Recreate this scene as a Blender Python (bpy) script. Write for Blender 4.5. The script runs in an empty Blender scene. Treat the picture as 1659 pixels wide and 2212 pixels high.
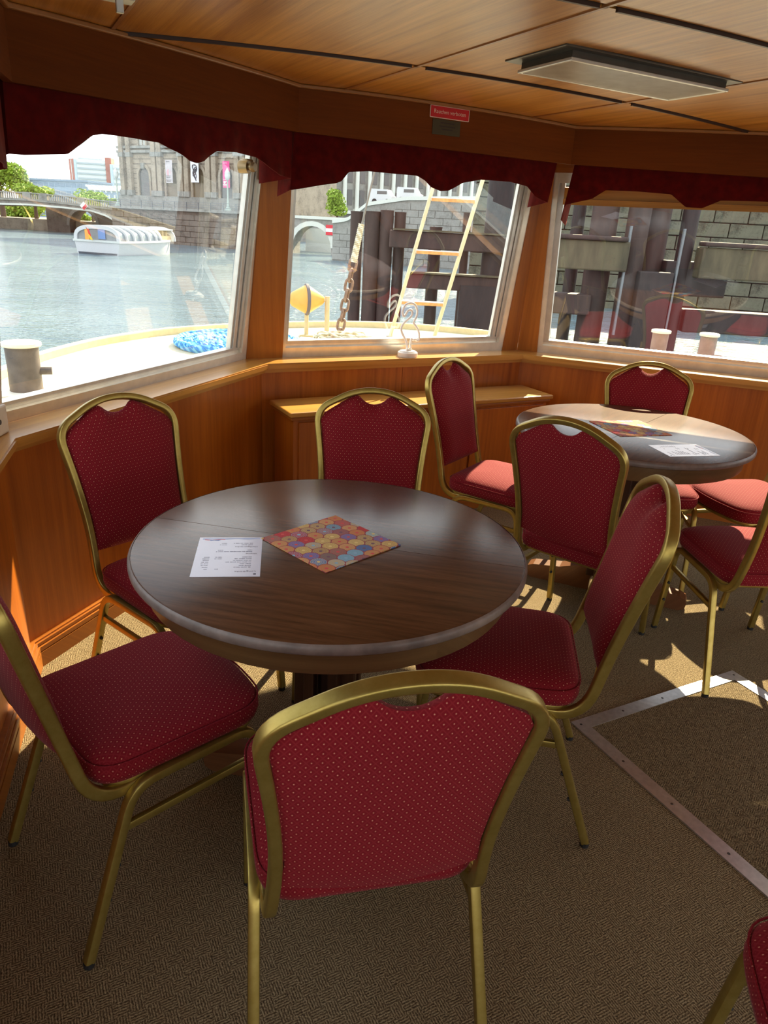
import bpy, bmesh, math, random
from mathutils import Vector, Matrix
random.seed(7)
R = math.radians
C = bpy.context.scene.collection
S = bpy.context.scene

# ------------------------------------------------------------------ camera, sky, sun, exposure
cd = bpy.data.cameras.new('camera'); cam = bpy.data.objects.new('camera', cd); C.objects.link(cam)
S.camera = cam
cd.sensor_fit = 'HORIZONTAL'; cd.sensor_width = 36.0
cd.lens = 1551.05 / 1659 * 36.0
cd.clip_start = 0.02; cd.clip_end = 2000
_p, _r = R(21.43), R(3.198)
_f = Vector((0, math.cos(_p), -math.sin(_p))); _u0 = Vector((0, math.sin(_p), math.cos(_p))); _r0 = Vector((1, 0, 0))
_rt = math.cos(_r) * _r0 + math.sin(_r) * _u0; _up = -math.sin(_r) * _r0 + math.cos(_r) * _u0
_m = Matrix((_rt, _up, -_f)).transposed().to_4x4(); _m.translation = Vector((0, 0, 1.4695)); cam.matrix_world = _m

S.view_settings.view_transform = 'Standard'; S.view_settings.look = 'None'
S.view_settings.gamma = 1.0; S.view_settings.use_curve_mapping = False
S.view_settings.exposure = 1.85

SUN_AZ, SUN_EL = 68.0, 35.5           # degrees, azimuth measured from +X towards +Y
w = bpy.data.worlds.new('sky'); S.world = w; w.use_nodes = True
nt = w.node_tree; nt.nodes.clear()
def wn(t): return nt.nodes.new(t)
o_ = wn('ShaderNodeOutputWorld'); bg = wn('ShaderNodeBackground'); nt.links.new(bg.outputs[0], o_.inputs[0])
tc = wn('ShaderNodeTexCoord'); sep = wn('ShaderNodeSeparateXYZ'); nt.links.new(tc.outputs['Generated'], sep.inputs[0])
grad = wn('ShaderNodeValToRGB'); nt.links.new(sep.outputs[2], grad.inputs[0])
grad.color_ramp.elements[0].position = 0.0; grad.color_ramp.elements[0].color = (1.0, 0.985, 0.95, 1)
grad.color_ramp.elements[1].position = 0.6; grad.color_ramp.elements[1].color = (0.66, 0.79, 0.95, 1)
cl = wn('ShaderNodeTexNoise'); cl.inputs['Scale'].default_value = 2.6; cl.inputs['Detail'].default_value = 6
nt.links.new(tc.outputs['Generated'], cl.inputs['Vector'])
clr = wn('ShaderNodeValToRGB'); nt.links.new(cl.outputs[0], clr.inputs[0])
clr.color_ramp.elements[0].position = 0.42; clr.color_ramp.elements[1].position = 0.62
mx = wn('ShaderNodeMix'); mx.data_type = 'RGBA'
nt.links.new(clr.outputs[0], mx.inputs['Factor']); nt.links.new(grad.outputs[0], mx.inputs[6]); mx.inputs[7].default_value = (1, 1, 1, 1)
nt.links.new(mx.outputs[2], bg.inputs[0]); bg.inputs[1].default_value = 0.75

sl = bpy.data.lights.new('sun', 'SUN'); sun = bpy.data.objects.new('sun', sl); C.objects.link(sun)
sl.energy = 5.2; sl.angle = R(0.53); sl.color = (1.0, 0.83, 0.54)
_sd = Vector((math.cos(R(SUN_EL)) * math.cos(R(SUN_AZ)), math.cos(R(SUN_EL)) * math.sin(R(SUN_AZ)), math.sin(R(SUN_EL))))
sun.location = _sd * 60
sun.rotation_euler = _sd.to_track_quat('Z', 'Y').to_euler()

# ------------------------------------------------------------------ materials
MATS = {}
class NB:
    """tiny node builder"""
    def __init__(s, name):
        s.m = bpy.data.materials.new(name); s.m.use_nodes = True; s.t = s.m.node_tree
        s.b = s.t.nodes['Principled BSDF']; s.o = s.t.nodes['Material Output']
    def n(s, t, **kw):
        q = s.t.nodes.new(t)
        for k, v in kw.items():
            if k in q.inputs: q.inputs[k].default_value = v
            else: setattr(q, k, v)
        return q
    def l(s, a, b): s.t.links.new(a, b)
    def math(s, op, a, b=None, c=None):
        q = s.t.nodes.new('ShaderNodeMath'); q.operation = op
        for i, v in enumerate((a, b, c)):
            if v is None: continue
            if isinstance(v, (int, float)): q.inputs[i].default_value = v
            else: s.l(v, q.inputs[i])
        return q.outputs[0]
    def ramp(s, f, *els, interp='LINEAR'):
        q = s.t.nodes.new('ShaderNodeValToRGB'); q.color_ramp.interpolation = interp
        e = q.color_ramp.elements
        while len(e) < len(els): e.new(0.5)
        for i, (p, c) in enumerate(els):
            e[i].position = p; e[i].color = (*c, 1)
        s.l(f, q.inputs[0]); return q.outputs[0]
    def mix(s, f, a, b, blend='MIX'):
        q = s.t.nodes.new('ShaderNodeMix'); q.data_type = 'RGBA'; q.blend_type = blend
        for sock, v in ((q.inputs['Factor'], f), (q.inputs[6], a), (q.inputs[7], b)):
            if isinstance(v, (int, float)): sock.default_value = v
            elif isinstance(v, tuple): sock.default_value = (*v, 1)
            else: s.l(v, sock)
        return q.outputs[2]
    def bump(s, h, strength, dist):
        q = s.t.nodes.new('ShaderNodeBump'); q.inputs['Strength'].default_value = strength; q.inputs['Distance'].default_value = dist
        s.l(h, q.inputs['Height']); s.l(q.outputs[0], s.b.inputs['Normal'])
    def set(s, **kw):
        for k, v in kw.items(): s.b.inputs[k].default_value = v
    def coords(s, kind='Object', scale=(1, 1, 1), rot=(0, 0, 0)):
        t = s.t.nodes.new('ShaderNodeTexCoord'); mp = s.t.nodes.new('ShaderNodeMapping')
        mp.inputs['Scale'].default_value = scale; mp.inputs['Rotation'].default_value = rot
        s.l(t.outputs[kind], mp.inputs[0]); return mp.outputs[0]
    def noise(s, vec, scale, detail=4, rough=0.55):
        q = s.t.nodes.new('ShaderNodeTexNoise'); q.inputs['Scale'].default_value = scale
        q.inputs['Detail'].default_value = detail; q.inputs['Roughness'].default_value = rough
        s.l(vec, q.inputs['Vector']); return q.outputs[0]

def plain(name, col, rough=0.5, metal=0.0, var=0.08, scale=20, bump=0.0, spec=0.5):
    if name in MATS: return MATS[name]
    b = NB(name); v = b.coords()
    f = b.noise(v, scale)
    lo = tuple(c * (1 - var) for c in col); hi = tuple(min(1, c * (1 + var)) for c in col)
    b.l(b.ramp(f, (0.3, lo), (0.7, hi)), b.b.inputs['Base Color'])
    b.set(Roughness=rough, Metallic=metal); b.b.inputs['Specular IOR Level'].default_value = spec
    if bump: b.bump(f, bump, 0.01)
    MATS[name] = b.m; return b.m

def wood(name, dark, light, axis='uv', grain=1.0, rough=0.38, coat=0.10, figure=0.5, spec=0.35, short=1.0):
    """veneer: long streaks along the V axis of the UV map"""
    if name in MATS: return MATS[name]
    b = NB(name)
    t = b.t.nodes.new('ShaderNodeTexCoord')
    def mp(sx, sy):
        q = b.t.nodes.new('ShaderNodeMapping'); q.inputs['Scale'].default_value = (sx, sy, 1)
        b.l(t.outputs['UV'], q.inputs[0]); return q.outputs[0]
    broad = b.noise(mp(6 * grain, 0.35), 1.0, 3)
    streak = b.noise(mp(42 * grain, 0.9 * short), 1.0, 5, 0.6)
    fine = b.noise(mp(420 * grain, 7 * short), 1.0, 3)
    f = b.math('ADD', b.math('MULTIPLY', broad, figure), b.math('MULTIPLY', streak, 1 - figure))
    f = b.math('ADD', b.math('MULTIPLY', f, 0.8), b.math('MULTIPLY', fine, 0.2))
    mid = tuple((a + c) / 2 for a, c in zip(dark, light))
    b.l(b.ramp(f, (0.34, dark), (0.5, mid), (0.66, light)), b.b.inputs['Base Color'])
    b.set(Roughness=rough); b.b.inputs['Specular IOR Level'].default_value = spec; b.b.inputs['Coat Weight'].default_value = coat; b.b.inputs['Coat Roughness'].default_value = 0.15
    b.bump(fine, 0.05, 0.002)
    MATS[name] = b.m; return b.m

def fabric(name, base, lattice, dot):
    b = NB(name)
    t = b.t.nodes.new('ShaderNodeTexCoord'); sp = b.t.nodes.new('ShaderNodeSeparateXYZ'); b.l(t.outputs['UV'], sp.inputs[0])
    u = b.math('MULTIPLY', sp.outputs[0], 1 / 0.0145); v = b.math('MULTIPLY', sp.outputs[1], 1 / 0.0185)
    fa = b.math('SUBTRACT', b.math('FRACT', b.math('ADD', b.math('ADD', u, v), 50.0)), 0.5)
    fb = b.math('SUBTRACT', b.math('FRACT', b.math('ADD', b.math('SUBTRACT', u, v), 50.0)), 0.5)
    d2 = b.math('ADD', b.math('MULTIPLY', fa, fa), b.math('MULTIPLY', fb, fb))
    dots = b.math('LESS_THAN', d2, 0.0115)
    m = b.math('MAXIMUM', b.math('ABSOLUTE', fa), b.math('ABSOLUTE', fb))
    edge = b.math('GREATER_THAN', m, 0.42)
    ring = b.math('MULTIPLY', b.math('GREATER_THAN', m, 0.26), b.math('LESS_THAN', m, 0.31))
    weave = b.noise(b.coords('UV', (1, 1, 1)), 900, 2)
    c0 = b.mix(weave, tuple(x * 0.86 for x in base), tuple(x * 1.12 for x in base))
    c1 = b.mix(b.math('MULTIPLY', edge, 0.6), c0, lattice)
    c2 = b.mix(b.math('MULTIPLY', ring, 0.35), c1, tuple(x * 0.5 for x in base))
    b.l(b.mix(b.math('MULTIPLY', dots, 0.8), c2, dot), b.b.inputs['Base Color'])
    b.set(Roughness=0.85); b.b.inputs['Sheen Weight'].default_value = 0.12; b.b.inputs['Sheen Roughness'].default_value = 0.4
    b.b.inputs['Sheen Tint'].default_value = (1, .55, .55, 1); b.b.inputs['Specular IOR Level'].default_value = 0.15
    b.bump(b.math('ADD', weave, b.math('MULTIPLY', dots, 0.5)), 0.25, 0.0012)
    MATS[name] = b.m; return b.m

def carpet_mat(name, mul=1.0):
    b = NB(name)
    v = b.coords('Object', (1, 1, 1), (0, 0, R(-28)))
    wob = b.t.nodes.new('ShaderNodeTexNoise'); wob.inputs['Scale'].default_value = 90; b.l(v, wob.inputs['Vector'])
    add = b.t.nodes.new('ShaderNodeVectorMath'); add.operation = 'MULTIPLY_ADD'
    b.l(wob.outputs[1], add.inputs[0]); add.inputs[1].default_value = (0.013, 0.013, 0); b.l(v, add.inputs[2])
    ck = b.t.nodes.new('ShaderNodeTexChecker'); ck.inputs['Scale'].default_value = 34; b.l(add.outputs[0], ck.inputs[0])
    def wave(d):
        q = b.t.nodes.new('ShaderNodeTexWave'); q.bands_direction = d; q.inputs['Scale'].default_value = 58
        q.inputs['Distortion'].default_value = 3.2; q.inputs['Detail'].default_value = 2; q.inputs['Detail Scale'].default_value = 3
        b.l(v, q.inputs[0]); return q.outputs[1]
    h = b.mix(ck.outputs[1], wave('X'), wave('Y'))
    fl = b.noise(v, 240, 4, 0.75); big = b.noise(v, 5, 3)
    hh = b.math('ADD', b.math('MULTIPLY', h, 0.22), b.math('MULTIPLY', fl, 0.95))
    k = mul
    c = b.ramp(hh, (0.40, (.045 * k, .030 * k, .016 * k)), (0.57, (.20 * k, .147 * k, .080 * k)), (0.76, (.52 * k, .41 * k, .24 * k)))
    c = b.mix(b.math('MULTIPLY', big, 0.25), c, (.16 * k, .10 * k, .055 * k))
    b.l(c, b.b.inputs['Base Color']); b.set(Roughness=0.95); b.b.inputs['Specular IOR Level'].default_value = 0.1
    b.bump(hh, 0.7, 0.006)
    MATS[name] = b.m; return b.m

def glass_mat():
    b = NB('window_glass'); b.t.nodes.remove(b.b)
    tr = b.n('ShaderNodeBsdfTransparent'); tr.inputs[0].default_value = (0.95, 0.97, 0.96, 1)
    gl = b.n('ShaderNodeBsdfGlossy'); gl.inputs['Roughness'].default_value = 0.0; gl.inputs[0].default_value = (1, 1, 1, 1)
    ge = b.n('ShaderNodeNewGeometry'); dp = b.n('ShaderNodeVectorMath', operation='DOT_PRODUCT')
    b.l(ge.outputs['Normal'], dp.inputs[0]); b.l(ge.outputs['Incoming'], dp.inputs[1])
    k = b.math('POWER', b.math('SUBTRACT', 1.0, b.math('MINIMUM', b.math('ABSOLUTE', dp.outputs['Value']), 1.0)), 5.0)
    f = b.math('MULTIPLY_ADD', k, 0.87, 0.125)                       # Schlick, both faces of the pane
    mxs = b.n('ShaderNodeMixShader'); b.l(f, mxs.inputs[0]); b.l(tr.outputs[0], mxs.inputs[1]); b.l(gl.outputs[0], mxs.inputs[2])
    b.l(mxs.outputs[0], b.o.inputs[0]); return b.m

WOOD_D, WOOD_L = (.24, .055, .004), (.54, .155, .012)
def M(n): return MATS[n]
wood('cherry_veneer', WOOD_D, WOOD_L)
wood('cherry_ceiling', (.34, .115, .010), (.80, .385, .080), grain=0.8, rough=0.33, coat=0.15, figure=.35)
wood('cherry_board', (.20, .055, .006), (.44, .145, .018), grain=0.9)
wood('fascia_shaded', (.085, .018, .002), (.20, .050, .005), grain=0.5, figure=.75, rough=.6, coat=0.0, spec=.12)  # same cherry wood; the shade on the fascia is put into this darker colour
wood('sill_wood', (.36, .15, .020), (.62, .31, .065), rough=0.3)
wood('table_wood', (.046, .018, .007), (.150, .066, .030), grain=1.5, rough=0.25, coat=0.0, figure=0.3, spec=.36, short=5.0)
wood('table_apron', (.10, .050, .018), (.20, .110, .042), grain=1.0, rough=0.4)
wood('dark_wood', (.028, .010, .005), (.075, .030, .014), rough=0.35)
wood('foot_wood', (.10, .036, .014), (.20, .085, .034), rough=0.3)
fabric('red_fabric', (.20, .007, .014), (.25, .019, .025), (.62, .27, .18))
MATS['gold'] = None
def gold():
    b = NB('gold_metal'); v = b.coords()
    f = b.noise(v, 35, 5, 0.7); f2 = b.noise(v, 260, 2)
    b.l(b.ramp(f, (0.25, (.31, .22, .045)), (0.8, (.43, .32, .090))), b.b.inputs['Base Color'])
    b.set(Metallic=0.75); b.l(b.math('ADD', b.math('MULTIPLY', f2, 0.15), 0.27), b.b.inputs['Roughness'])
    MATS['gold'] = b.m
gold()
carpet_mat('carpet'); carpet_mat('carpet_hatch', 0.8)
MATS['glass'] = glass_mat()
plain('aluminium', (.62, .62, .58), 0.35, 0.6); plain('white_frame', (.78, .74, .64), 0.28, 0.5); plain('steel_strip', (.60, .57, .54), 0.33, 0.85, 0.12, 60)
plain('black_rubber', (.012, .012, .013), 0.6); plain('groove_dark', (.045, .014, .005), 0.5)
plain('worn_edge', (.20, .155, .135), .45, 0, .3, 25)
plain('light_wood_strip', (.36, .15, .045), 0.35)

# velvet valance
def velvet():
    b = NB('valance_velvet'); v = b.coords()
    f = b.noise(v, 25, 4)
    b.l(b.ramp(f, (0.3, (.060, .002, .002)), (0.7, (.11, .004, .003))), b.b.inputs['Base Color'])
    b.set(Roughness=0.9); b.b.inputs['Sheen Weight'].default_value = 0.15; b.b.inputs['Sheen Tint'].default_value = (.9, .25, .2, 1)
    b.b.inputs['Specular IOR Level'].default_value = 0.1
    MATS['velvet'] = b.m
velvet()

# ------------------------------------------------------------------ mesh helpers
def uv_box(me, axes='auto', swap=False, off=(0, 0)):
    """box-project a UV map in metres; V is the long (grain) axis"""
    ul = me.uv_layers.new(name='uv') if not me.uv_layers else me.uv_layers[0]
    vs = me.vertices
    for p in me.polygons:
        n = p.normal; a = max(range(3), key=lambda i: abs(n[i]))
        for li in p.loop_indices:
            c = vs[me.loops[li].vertex_index].co
            if axes == 'auto':
                u, v = ((c.y, c.z), (c.x, c.z), (c.x, c.y))[a]
            elif axes == 'x':      # grain along x
                u, v = ((c.y + c.z, c.x), (c.z, c.x), (c.y, c.x))[a]
            elif axes == 'y':
                u, v = ((c.z, c.y), (c.x + c.z, c.y), (c.x, c.y))[a]
            else:                  # 'z'
                u, v = ((c.y, c.z), (c.x, c.z), (c.x + c.y, c.z))[a]
            ul.data[li].uv = (u + off[0], v + off[1])

def mesh_of(name, bm, mat, smooth=False, axes='auto', off=(0, 0), angle=35):
    me = bpy.data.meshes.new(name); bmesh.ops.recalc_face_normals(bm, faces=bm.faces); bm.to_mesh(me); bm.free()
    if mat: me.materials.append(mat)
    uv_box(me, axes, off=off)
    if smooth:
        for p in me.polygons: p.use_smooth = True
        try: me.set_sharp_from_angle(angle=R(angle))
        except Exception: pass
    return me

def obj(name, bm, mat, parent=None, smooth=False, axes='auto', loc=(0, 0, 0), rot=(0, 0, 0), off=(0, 0), angle=35, kind=None):
    me = bm if isinstance(bm, bpy.types.Mesh) else mesh_of(name, bm, mat, smooth, axes, off, angle)
    o = bpy.data.objects.new(name, me); C.objects.link(o)
    o.location = loc; o.rotation_euler = rot
    if parent: o.parent = parent
    if kind: o['kind'] = kind
    return o

def empty(name, loc=(0, 0, 0), rz=0.0):
    o = bpy.data.objects.new(name, None); C.objects.link(o); o.location = loc; o.rotation_euler = (0, 0, rz); o.empty_display_size = 0.1
    return o
def tag(o, label=None, cat=None, group=None, kind=None):
    if label: o['label'] = label
    if cat: o['category'] = cat
    if group: o['group'] = group
    if kind: o['kind'] = kind
    return o

def box(bm, c, s, rot=None, bevel=0.0):
    m = Matrix.Translation(Vector(c))
    if rot is not None: m = m @ rot.to_4x4()
    m = m @ Matrix.Diagonal((s[0], s[1], s[2], 1))
    r = bmesh.ops.create_cube(bm, size=1.0, matrix=m)
    if bevel > 0:
        es = list({e for v in r['verts'] for e in v.link_edges})
        bmesh.ops.bevel(bm, geom=es, offset=bevel, segments=2, profile=0.5, affect='EDGES')
    return bm
def rz(a): return Matrix.Rotation(a, 3, 'Z')
def NBM(): return bmesh.new()

def prism(bm, poly, z0, z1):
    """poly: list of (x,y); vertical prism"""
    a = [bm.verts.new((p[0], p[1], z0)) for p in poly]; b = [bm.verts.new((p[0], p[1], z1)) for p in poly]
    n = len(poly)
    bm.faces.new(a[::-1]); bm.faces.new(b)
    for i in range(n): bm.faces.new((a[i], a[(i + 1) % n], b[(i + 1) % n], b[i]))
    return bm
def hexa(bm, q0, q1):
    """solid between two quads (4 points each)"""
    a = [bm.verts.new(p) for p in q0]; b = [bm.verts.new(p) for p in q1]
    bm.faces.new(a[::-1]); bm.faces.new(b)
    for i in range(4): bm.faces.new((a[i], a[(i + 1) % 4], b[(i + 1) % 4], b[i]))
    return bm
def cyl(bm, p, q, r0, r1=None, n=12, caps=True):
    p, q = Vector(p), Vector(q); r1 = r0 if r1 is None else r1
    t = (q - p).normalized(); a = t.orthogonal().normalized(); b = t.cross(a)
    A = []; B = []
    for i in range(n):
        k = 2 * math.pi * i / n; d = a * math.cos(k) + b * math.sin(k)
        A.append(bm.verts.new(p + d * r0)); B.append(bm.verts.new(q + d * r1))
    for i in range(n): bm.faces.new((A[i], A[(i + 1) % n], B[(i + 1) % n], B[i]))
    if caps: bm.faces.new(A[::-1]); bm.faces.new(B)
    return bm
def lathe(bm, prof, n=24, c=(0, 0, 0), axis=None):
    """prof list of (r,z)"""
    rings = []
    mt = axis.to_4x4() if axis is not None else Matrix.Identity(4)
    for r, z in prof:
        rings.append([bm.verts.new(Vector(c) + (mt @ Vector((r * math.cos(2 * math.pi * i / n), r * math.sin(2 * math.pi * i / n), z)))) for i in range(n)])
    for a, b in zip(rings, rings[1:]):
        for i in range(n): bm.faces.new((a[i], a[(i + 1) % n], b[(i + 1) % n], b[i]))
    bm.faces.new(rings[0][::-1]); bm.faces.new(rings[-1])
    return bm
def lathe_open(bm, prof, n=24):
    rings = [[bm.verts.new((r * math.cos(2 * math.pi * i / n), r * math.sin(2 * math.pi * i / n), z)) for i in range(n)] for r, z in prof]
    for a, b in zip(rings, rings[1:]):
        for i in range(n): bm.faces.new((a[i], a[(i + 1) % n], b[(i + 1) % n], b[i]))
    return bm
def rrect(w, h, r, n=3):
    out = []
    for cx, cy, a0 in ((w / 2 - r, h / 2 - r, 0), (-w / 2 + r, h / 2 - r, 90), (-w / 2 + r, -h / 2 + r, 180), (w / 2 - r, -h / 2 + r, 270)):
        for i in range(n + 1):
            a = R(a0 + 90 * i / n); out.append((cx + r * math.cos(a), cy + r * math.sin(a)))
    return out
def circ(r, n=8): return [(r * math.cos(2 * math.pi * i / n), r * math.sin(2 * math.pi * i / n)) for i in range(n)]
def fillet(pts, rad, n=6):
    """round the inner corners of a polyline; rad per inner point"""
    pts = [Vector(p) for p in pts]; out = [pts[0]]
    for i in range(1, len(pts) - 1):
        r = rad[i - 1] if isinstance(rad, (list, tuple)) else rad
        if r <= 0: out.append(pts[i]); continue
        d0 = (pts[i - 1] - pts[i]); d1 = (pts[i + 1] - pts[i])
        k = min(r, d0.length * 0.49, d1.length * 0.49)
        a = pts[i] + d0.normalized() * k; b = pts[i] + d1.normalized() * k
        for j in range(n + 1):
            t = j / n; out.append(a * (1 - t) ** 2 + pts[i] * 2 * t * (1 - t) + b * t * t)
    out.append(pts[-1]); return out
def sweep(bm, path, prof, ref=(1, 0, 0), closed=False, caps=True):
    path = [Vector(p) for p in path]; n = len(path); a = Vector(ref); rings = []
    for i in range(n):
        if closed: t = path[(i + 1) % n] - path[i - 1]
        else: t = path[min(i + 1, n - 1)] - path[max(i - 1, 0)]
        t.normalize(); a = (a - t * a.dot(t))
        if a.length < 1e-6: a = t.orthogonal()
        a.normalize(); b = t.cross(a)
        rings.append([bm.verts.new(path[i] + a * x + b * y) for x, y in prof])
    k = len(prof)
    for i in range(n if closed else n - 1):
        A, B = rings[i], rings[(i + 1) % n]
        for j in range(k): bm.faces.new((A[j], A[(j + 1) % k], B[(j + 1) % k], B[j]))
    if caps and not closed: bm.faces.new(rings[0][::-1]); bm.faces.new(rings[-1])
    return bm
def interp(x, tab):
    if x <= tab[0][0]: return tab[0][1]
    for (a, u), (b, v) in zip(tab, tab[1:]):
        if x <= b: return u + (v - u) * (x - a) / (b - a)
    return tab[-1][1]
def copy_tree(o, parent=None):
    c = o.copy(); C.objects.link(c)
    if parent: c.parent = parent
    for ch in list(o.children): copy_tree(ch, c)
    return c
def text_mesh(txt, size, align='CENTER', depth=0.0):
    cu = bpy.data.curves.new('txt', 'FONT'); cu.body = txt; cu.size = size; cu.align_x = align; cu.align_y = 'CENTER'; cu.extrude = depth; cu.resolution_u = 2
    t = bpy.data.objects.new('txt', cu); C.objects.link(t)
    dg = bpy.context.evaluated_depsgraph_get(); dg.update()
    me = bpy.data.meshes.new_from_object(t.evaluated_get(dg)); me.materials.clear()
    bpy.data.objects.remove(t); bpy.data.curves.remove(cu)
    return me

# ------------------------------------------------------------------ room plan (metres)
# nosing line of the sill, from the port side round the bow to starboard
NP = [Vector((0.32, -2.72)), Vector((-1.131, 2.097)), Vector((-0.614, 3.58)), Vector((0.777, 4.349)), Vector((2.234, 3.763)), Vector((6.17, -0.77))]
SILL = 0.82; TILT = R(8.5)
def seg(i):
    d = (NP[i + 1] - NP[i]).normalized(); return d, Vector((d.y, -d.x))   # along, inward normal
def lx(i, j, o):
    """corner of the lines i and j pushed outward by o"""
    d, n = seg(i); e, m = seg(j); p = NP[i] - n * o; q = NP[j] - m * o
    den = d.x * e.y - d.y * e.x; r = q - p
    return p + d * ((r.x * e.y - r.y * e.x) / den)
def cor(k, o):
    """plan corner k (0..5) at outward offset o"""
    if k == 0: return NP[0] - seg(0)[1] * o
    if k == 5: return NP[5] - seg(4)[1] * o
    return lx(k - 1, k, o)
WO = 0.17
def tilt_pt(i, u, v, out=0.0):
    """point in the leaning window plane of side i: u metres along, v up, out = outward"""
    d, n = seg(i); p = NP[i] + d * u - n * (WO + out * math.cos(TILT) - v * math.sin(TILT))
    return Vector((p.x, p.y, SILL + v * math.cos(TILT) + out * math.sin(TILT)))
def corner_u(i, k, v, out=0.0):
    d, n = seg(i); o = WO + out - v * math.sin(TILT); c = cor(k, o); return (c - (NP[i] - n * o)).dot(d)
def slab(bm, i, us0, us1, v0, v1, o0, o1):
    """solid in window plane i; us0/us1 may be (bottom,top)"""
    if not isinstance(us0, tuple): us0 = (us0, us0)
    if not isinstance(us1, tuple): us1 = (us1, us1)
    q = lambda o: [tilt_pt(i, us0[0], v0, o), tilt_pt(i, us1[0], v0, o), tilt_pt(i, us1[1], v1, o), tilt_pt(i, us0[1], v1, o)]
    return hexa(bm, q(o0), q(o1))
SIDE = ['port', 'left', 'front', 'right', 'starboard']

# floor
bm = NBM()
fl_poly = [cor(k, 0.06) for k in range(6)]
prism(bm, [(p.x, p.y) for p in fl_poly][::-1], -0.03, 0.0)
tag(obj('floor', bm, M('carpet')), kind='structure')

# walls under the sills, with separate veneer panels
for i in range(5):
    d, n = seg(i); L = (NP[i + 1] - NP[i]).length
    a0, a1, b0, b1 = cor(i, 0.07), cor(i + 1, 0.07), cor(i, 0.11), cor(i + 1, 0.11)
    bm = NBM(); prism(bm, [(a0.x, a0.y), (a1.x, a1.y), (b1.x, b1.y), (b0.x, b0.y)], 0.0, SILL - 0.04)
    wl = tag(obj('wall_' + SIDE[i], bm, M('groove_dark')), kind='structure')
    k = max(1, round((a1 - a0).length / 0.8)); c0, c1 = cor(i, 0.05), cor(i + 1, 0.05)
    for j in range(k):
        g = 0.0012
        f0 = (0 if j == 0 else j / k + g / L); f1 = (1 if j == k - 1 else (j + 1) / k - g / L)
        p0, p1 = c0.lerp(c1, f0), c0.lerp(c1, f1); q0, q1 = a0.lerp(a1, f0), a0.lerp(a1, f1)
        bm = NBM(); prism(bm, [(p0.x, p0.y), (p1.x, p1.y), (q1.x, q1.y), (q0.x, q0.y)], 0.0, SILL - 0.035)
        obj('wall_panel', bm, M('cherry_veneer'), wl, axes='z', off=(j * 1.7 + i * 3.1, j * 0.63))
    # baseboard with two grooves
    bm = NBM()
    for o0, z0, z1 in ((0.018, 0, 0.056), (0.025, 0.056, 0.060), (0.019, 0.060, 0.076), (0.028, 0.076, 0.080), (0.026, 0.080, 0.090), (0.034, 0.090, 0.096)):
        e0, e1, g0, g1 = cor(i, o0), cor(i + 1, o0), cor(i, 0.055), cor(i + 1, 0.055)
        prism(bm, [(e0.x, e0.y), (e1.x, e1.y), (g1.x, g1.y), (g0.x, g0.y)], z0, z1)
    tag(obj('baseboard_' + SIDE[i], bm, M('cherry_board'), axes='x'), kind='structure')
    # sill board with a rounded nosing and a small moulding under it
    bm = NBM()
    for o0, o1, z0, z1 in ((0.004, 0.30, SILL - 0.006, SILL), (0.0, 0.30, SILL - 0.026, SILL - 0.006), (0.006, 0.30, SILL - 0.032, SILL - 0.026), (0.026, 0.10, SILL - 0.05, SILL - 0.032)):
        e0, e1, g0, g1 = cor(i, o0), cor(i + 1, o0), cor(i, o1), cor(i + 1, o1)
        prism(bm, [(e0.x, e0.y), (e1.x, e1.y), (g1.x, g1.y), (g0.x, g0.y)], z0, z1)
    me = mesh_of('sill', bm, M('sill_wood'), axes='x')
    # grain follows the sill
    ul = me.uv_layers[0]
    for l_ in me.loops:
        c = me.vertices[l_.vertex_index].co; q = Vector((c.x, c.y)) - NP[i]; ul.data[l_.index].uv = (q.dot(n) + c.z, q.dot(d) + i * 2)
    tag(obj('trim_%d' % (i + 1), me, None), kind='structure')

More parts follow.
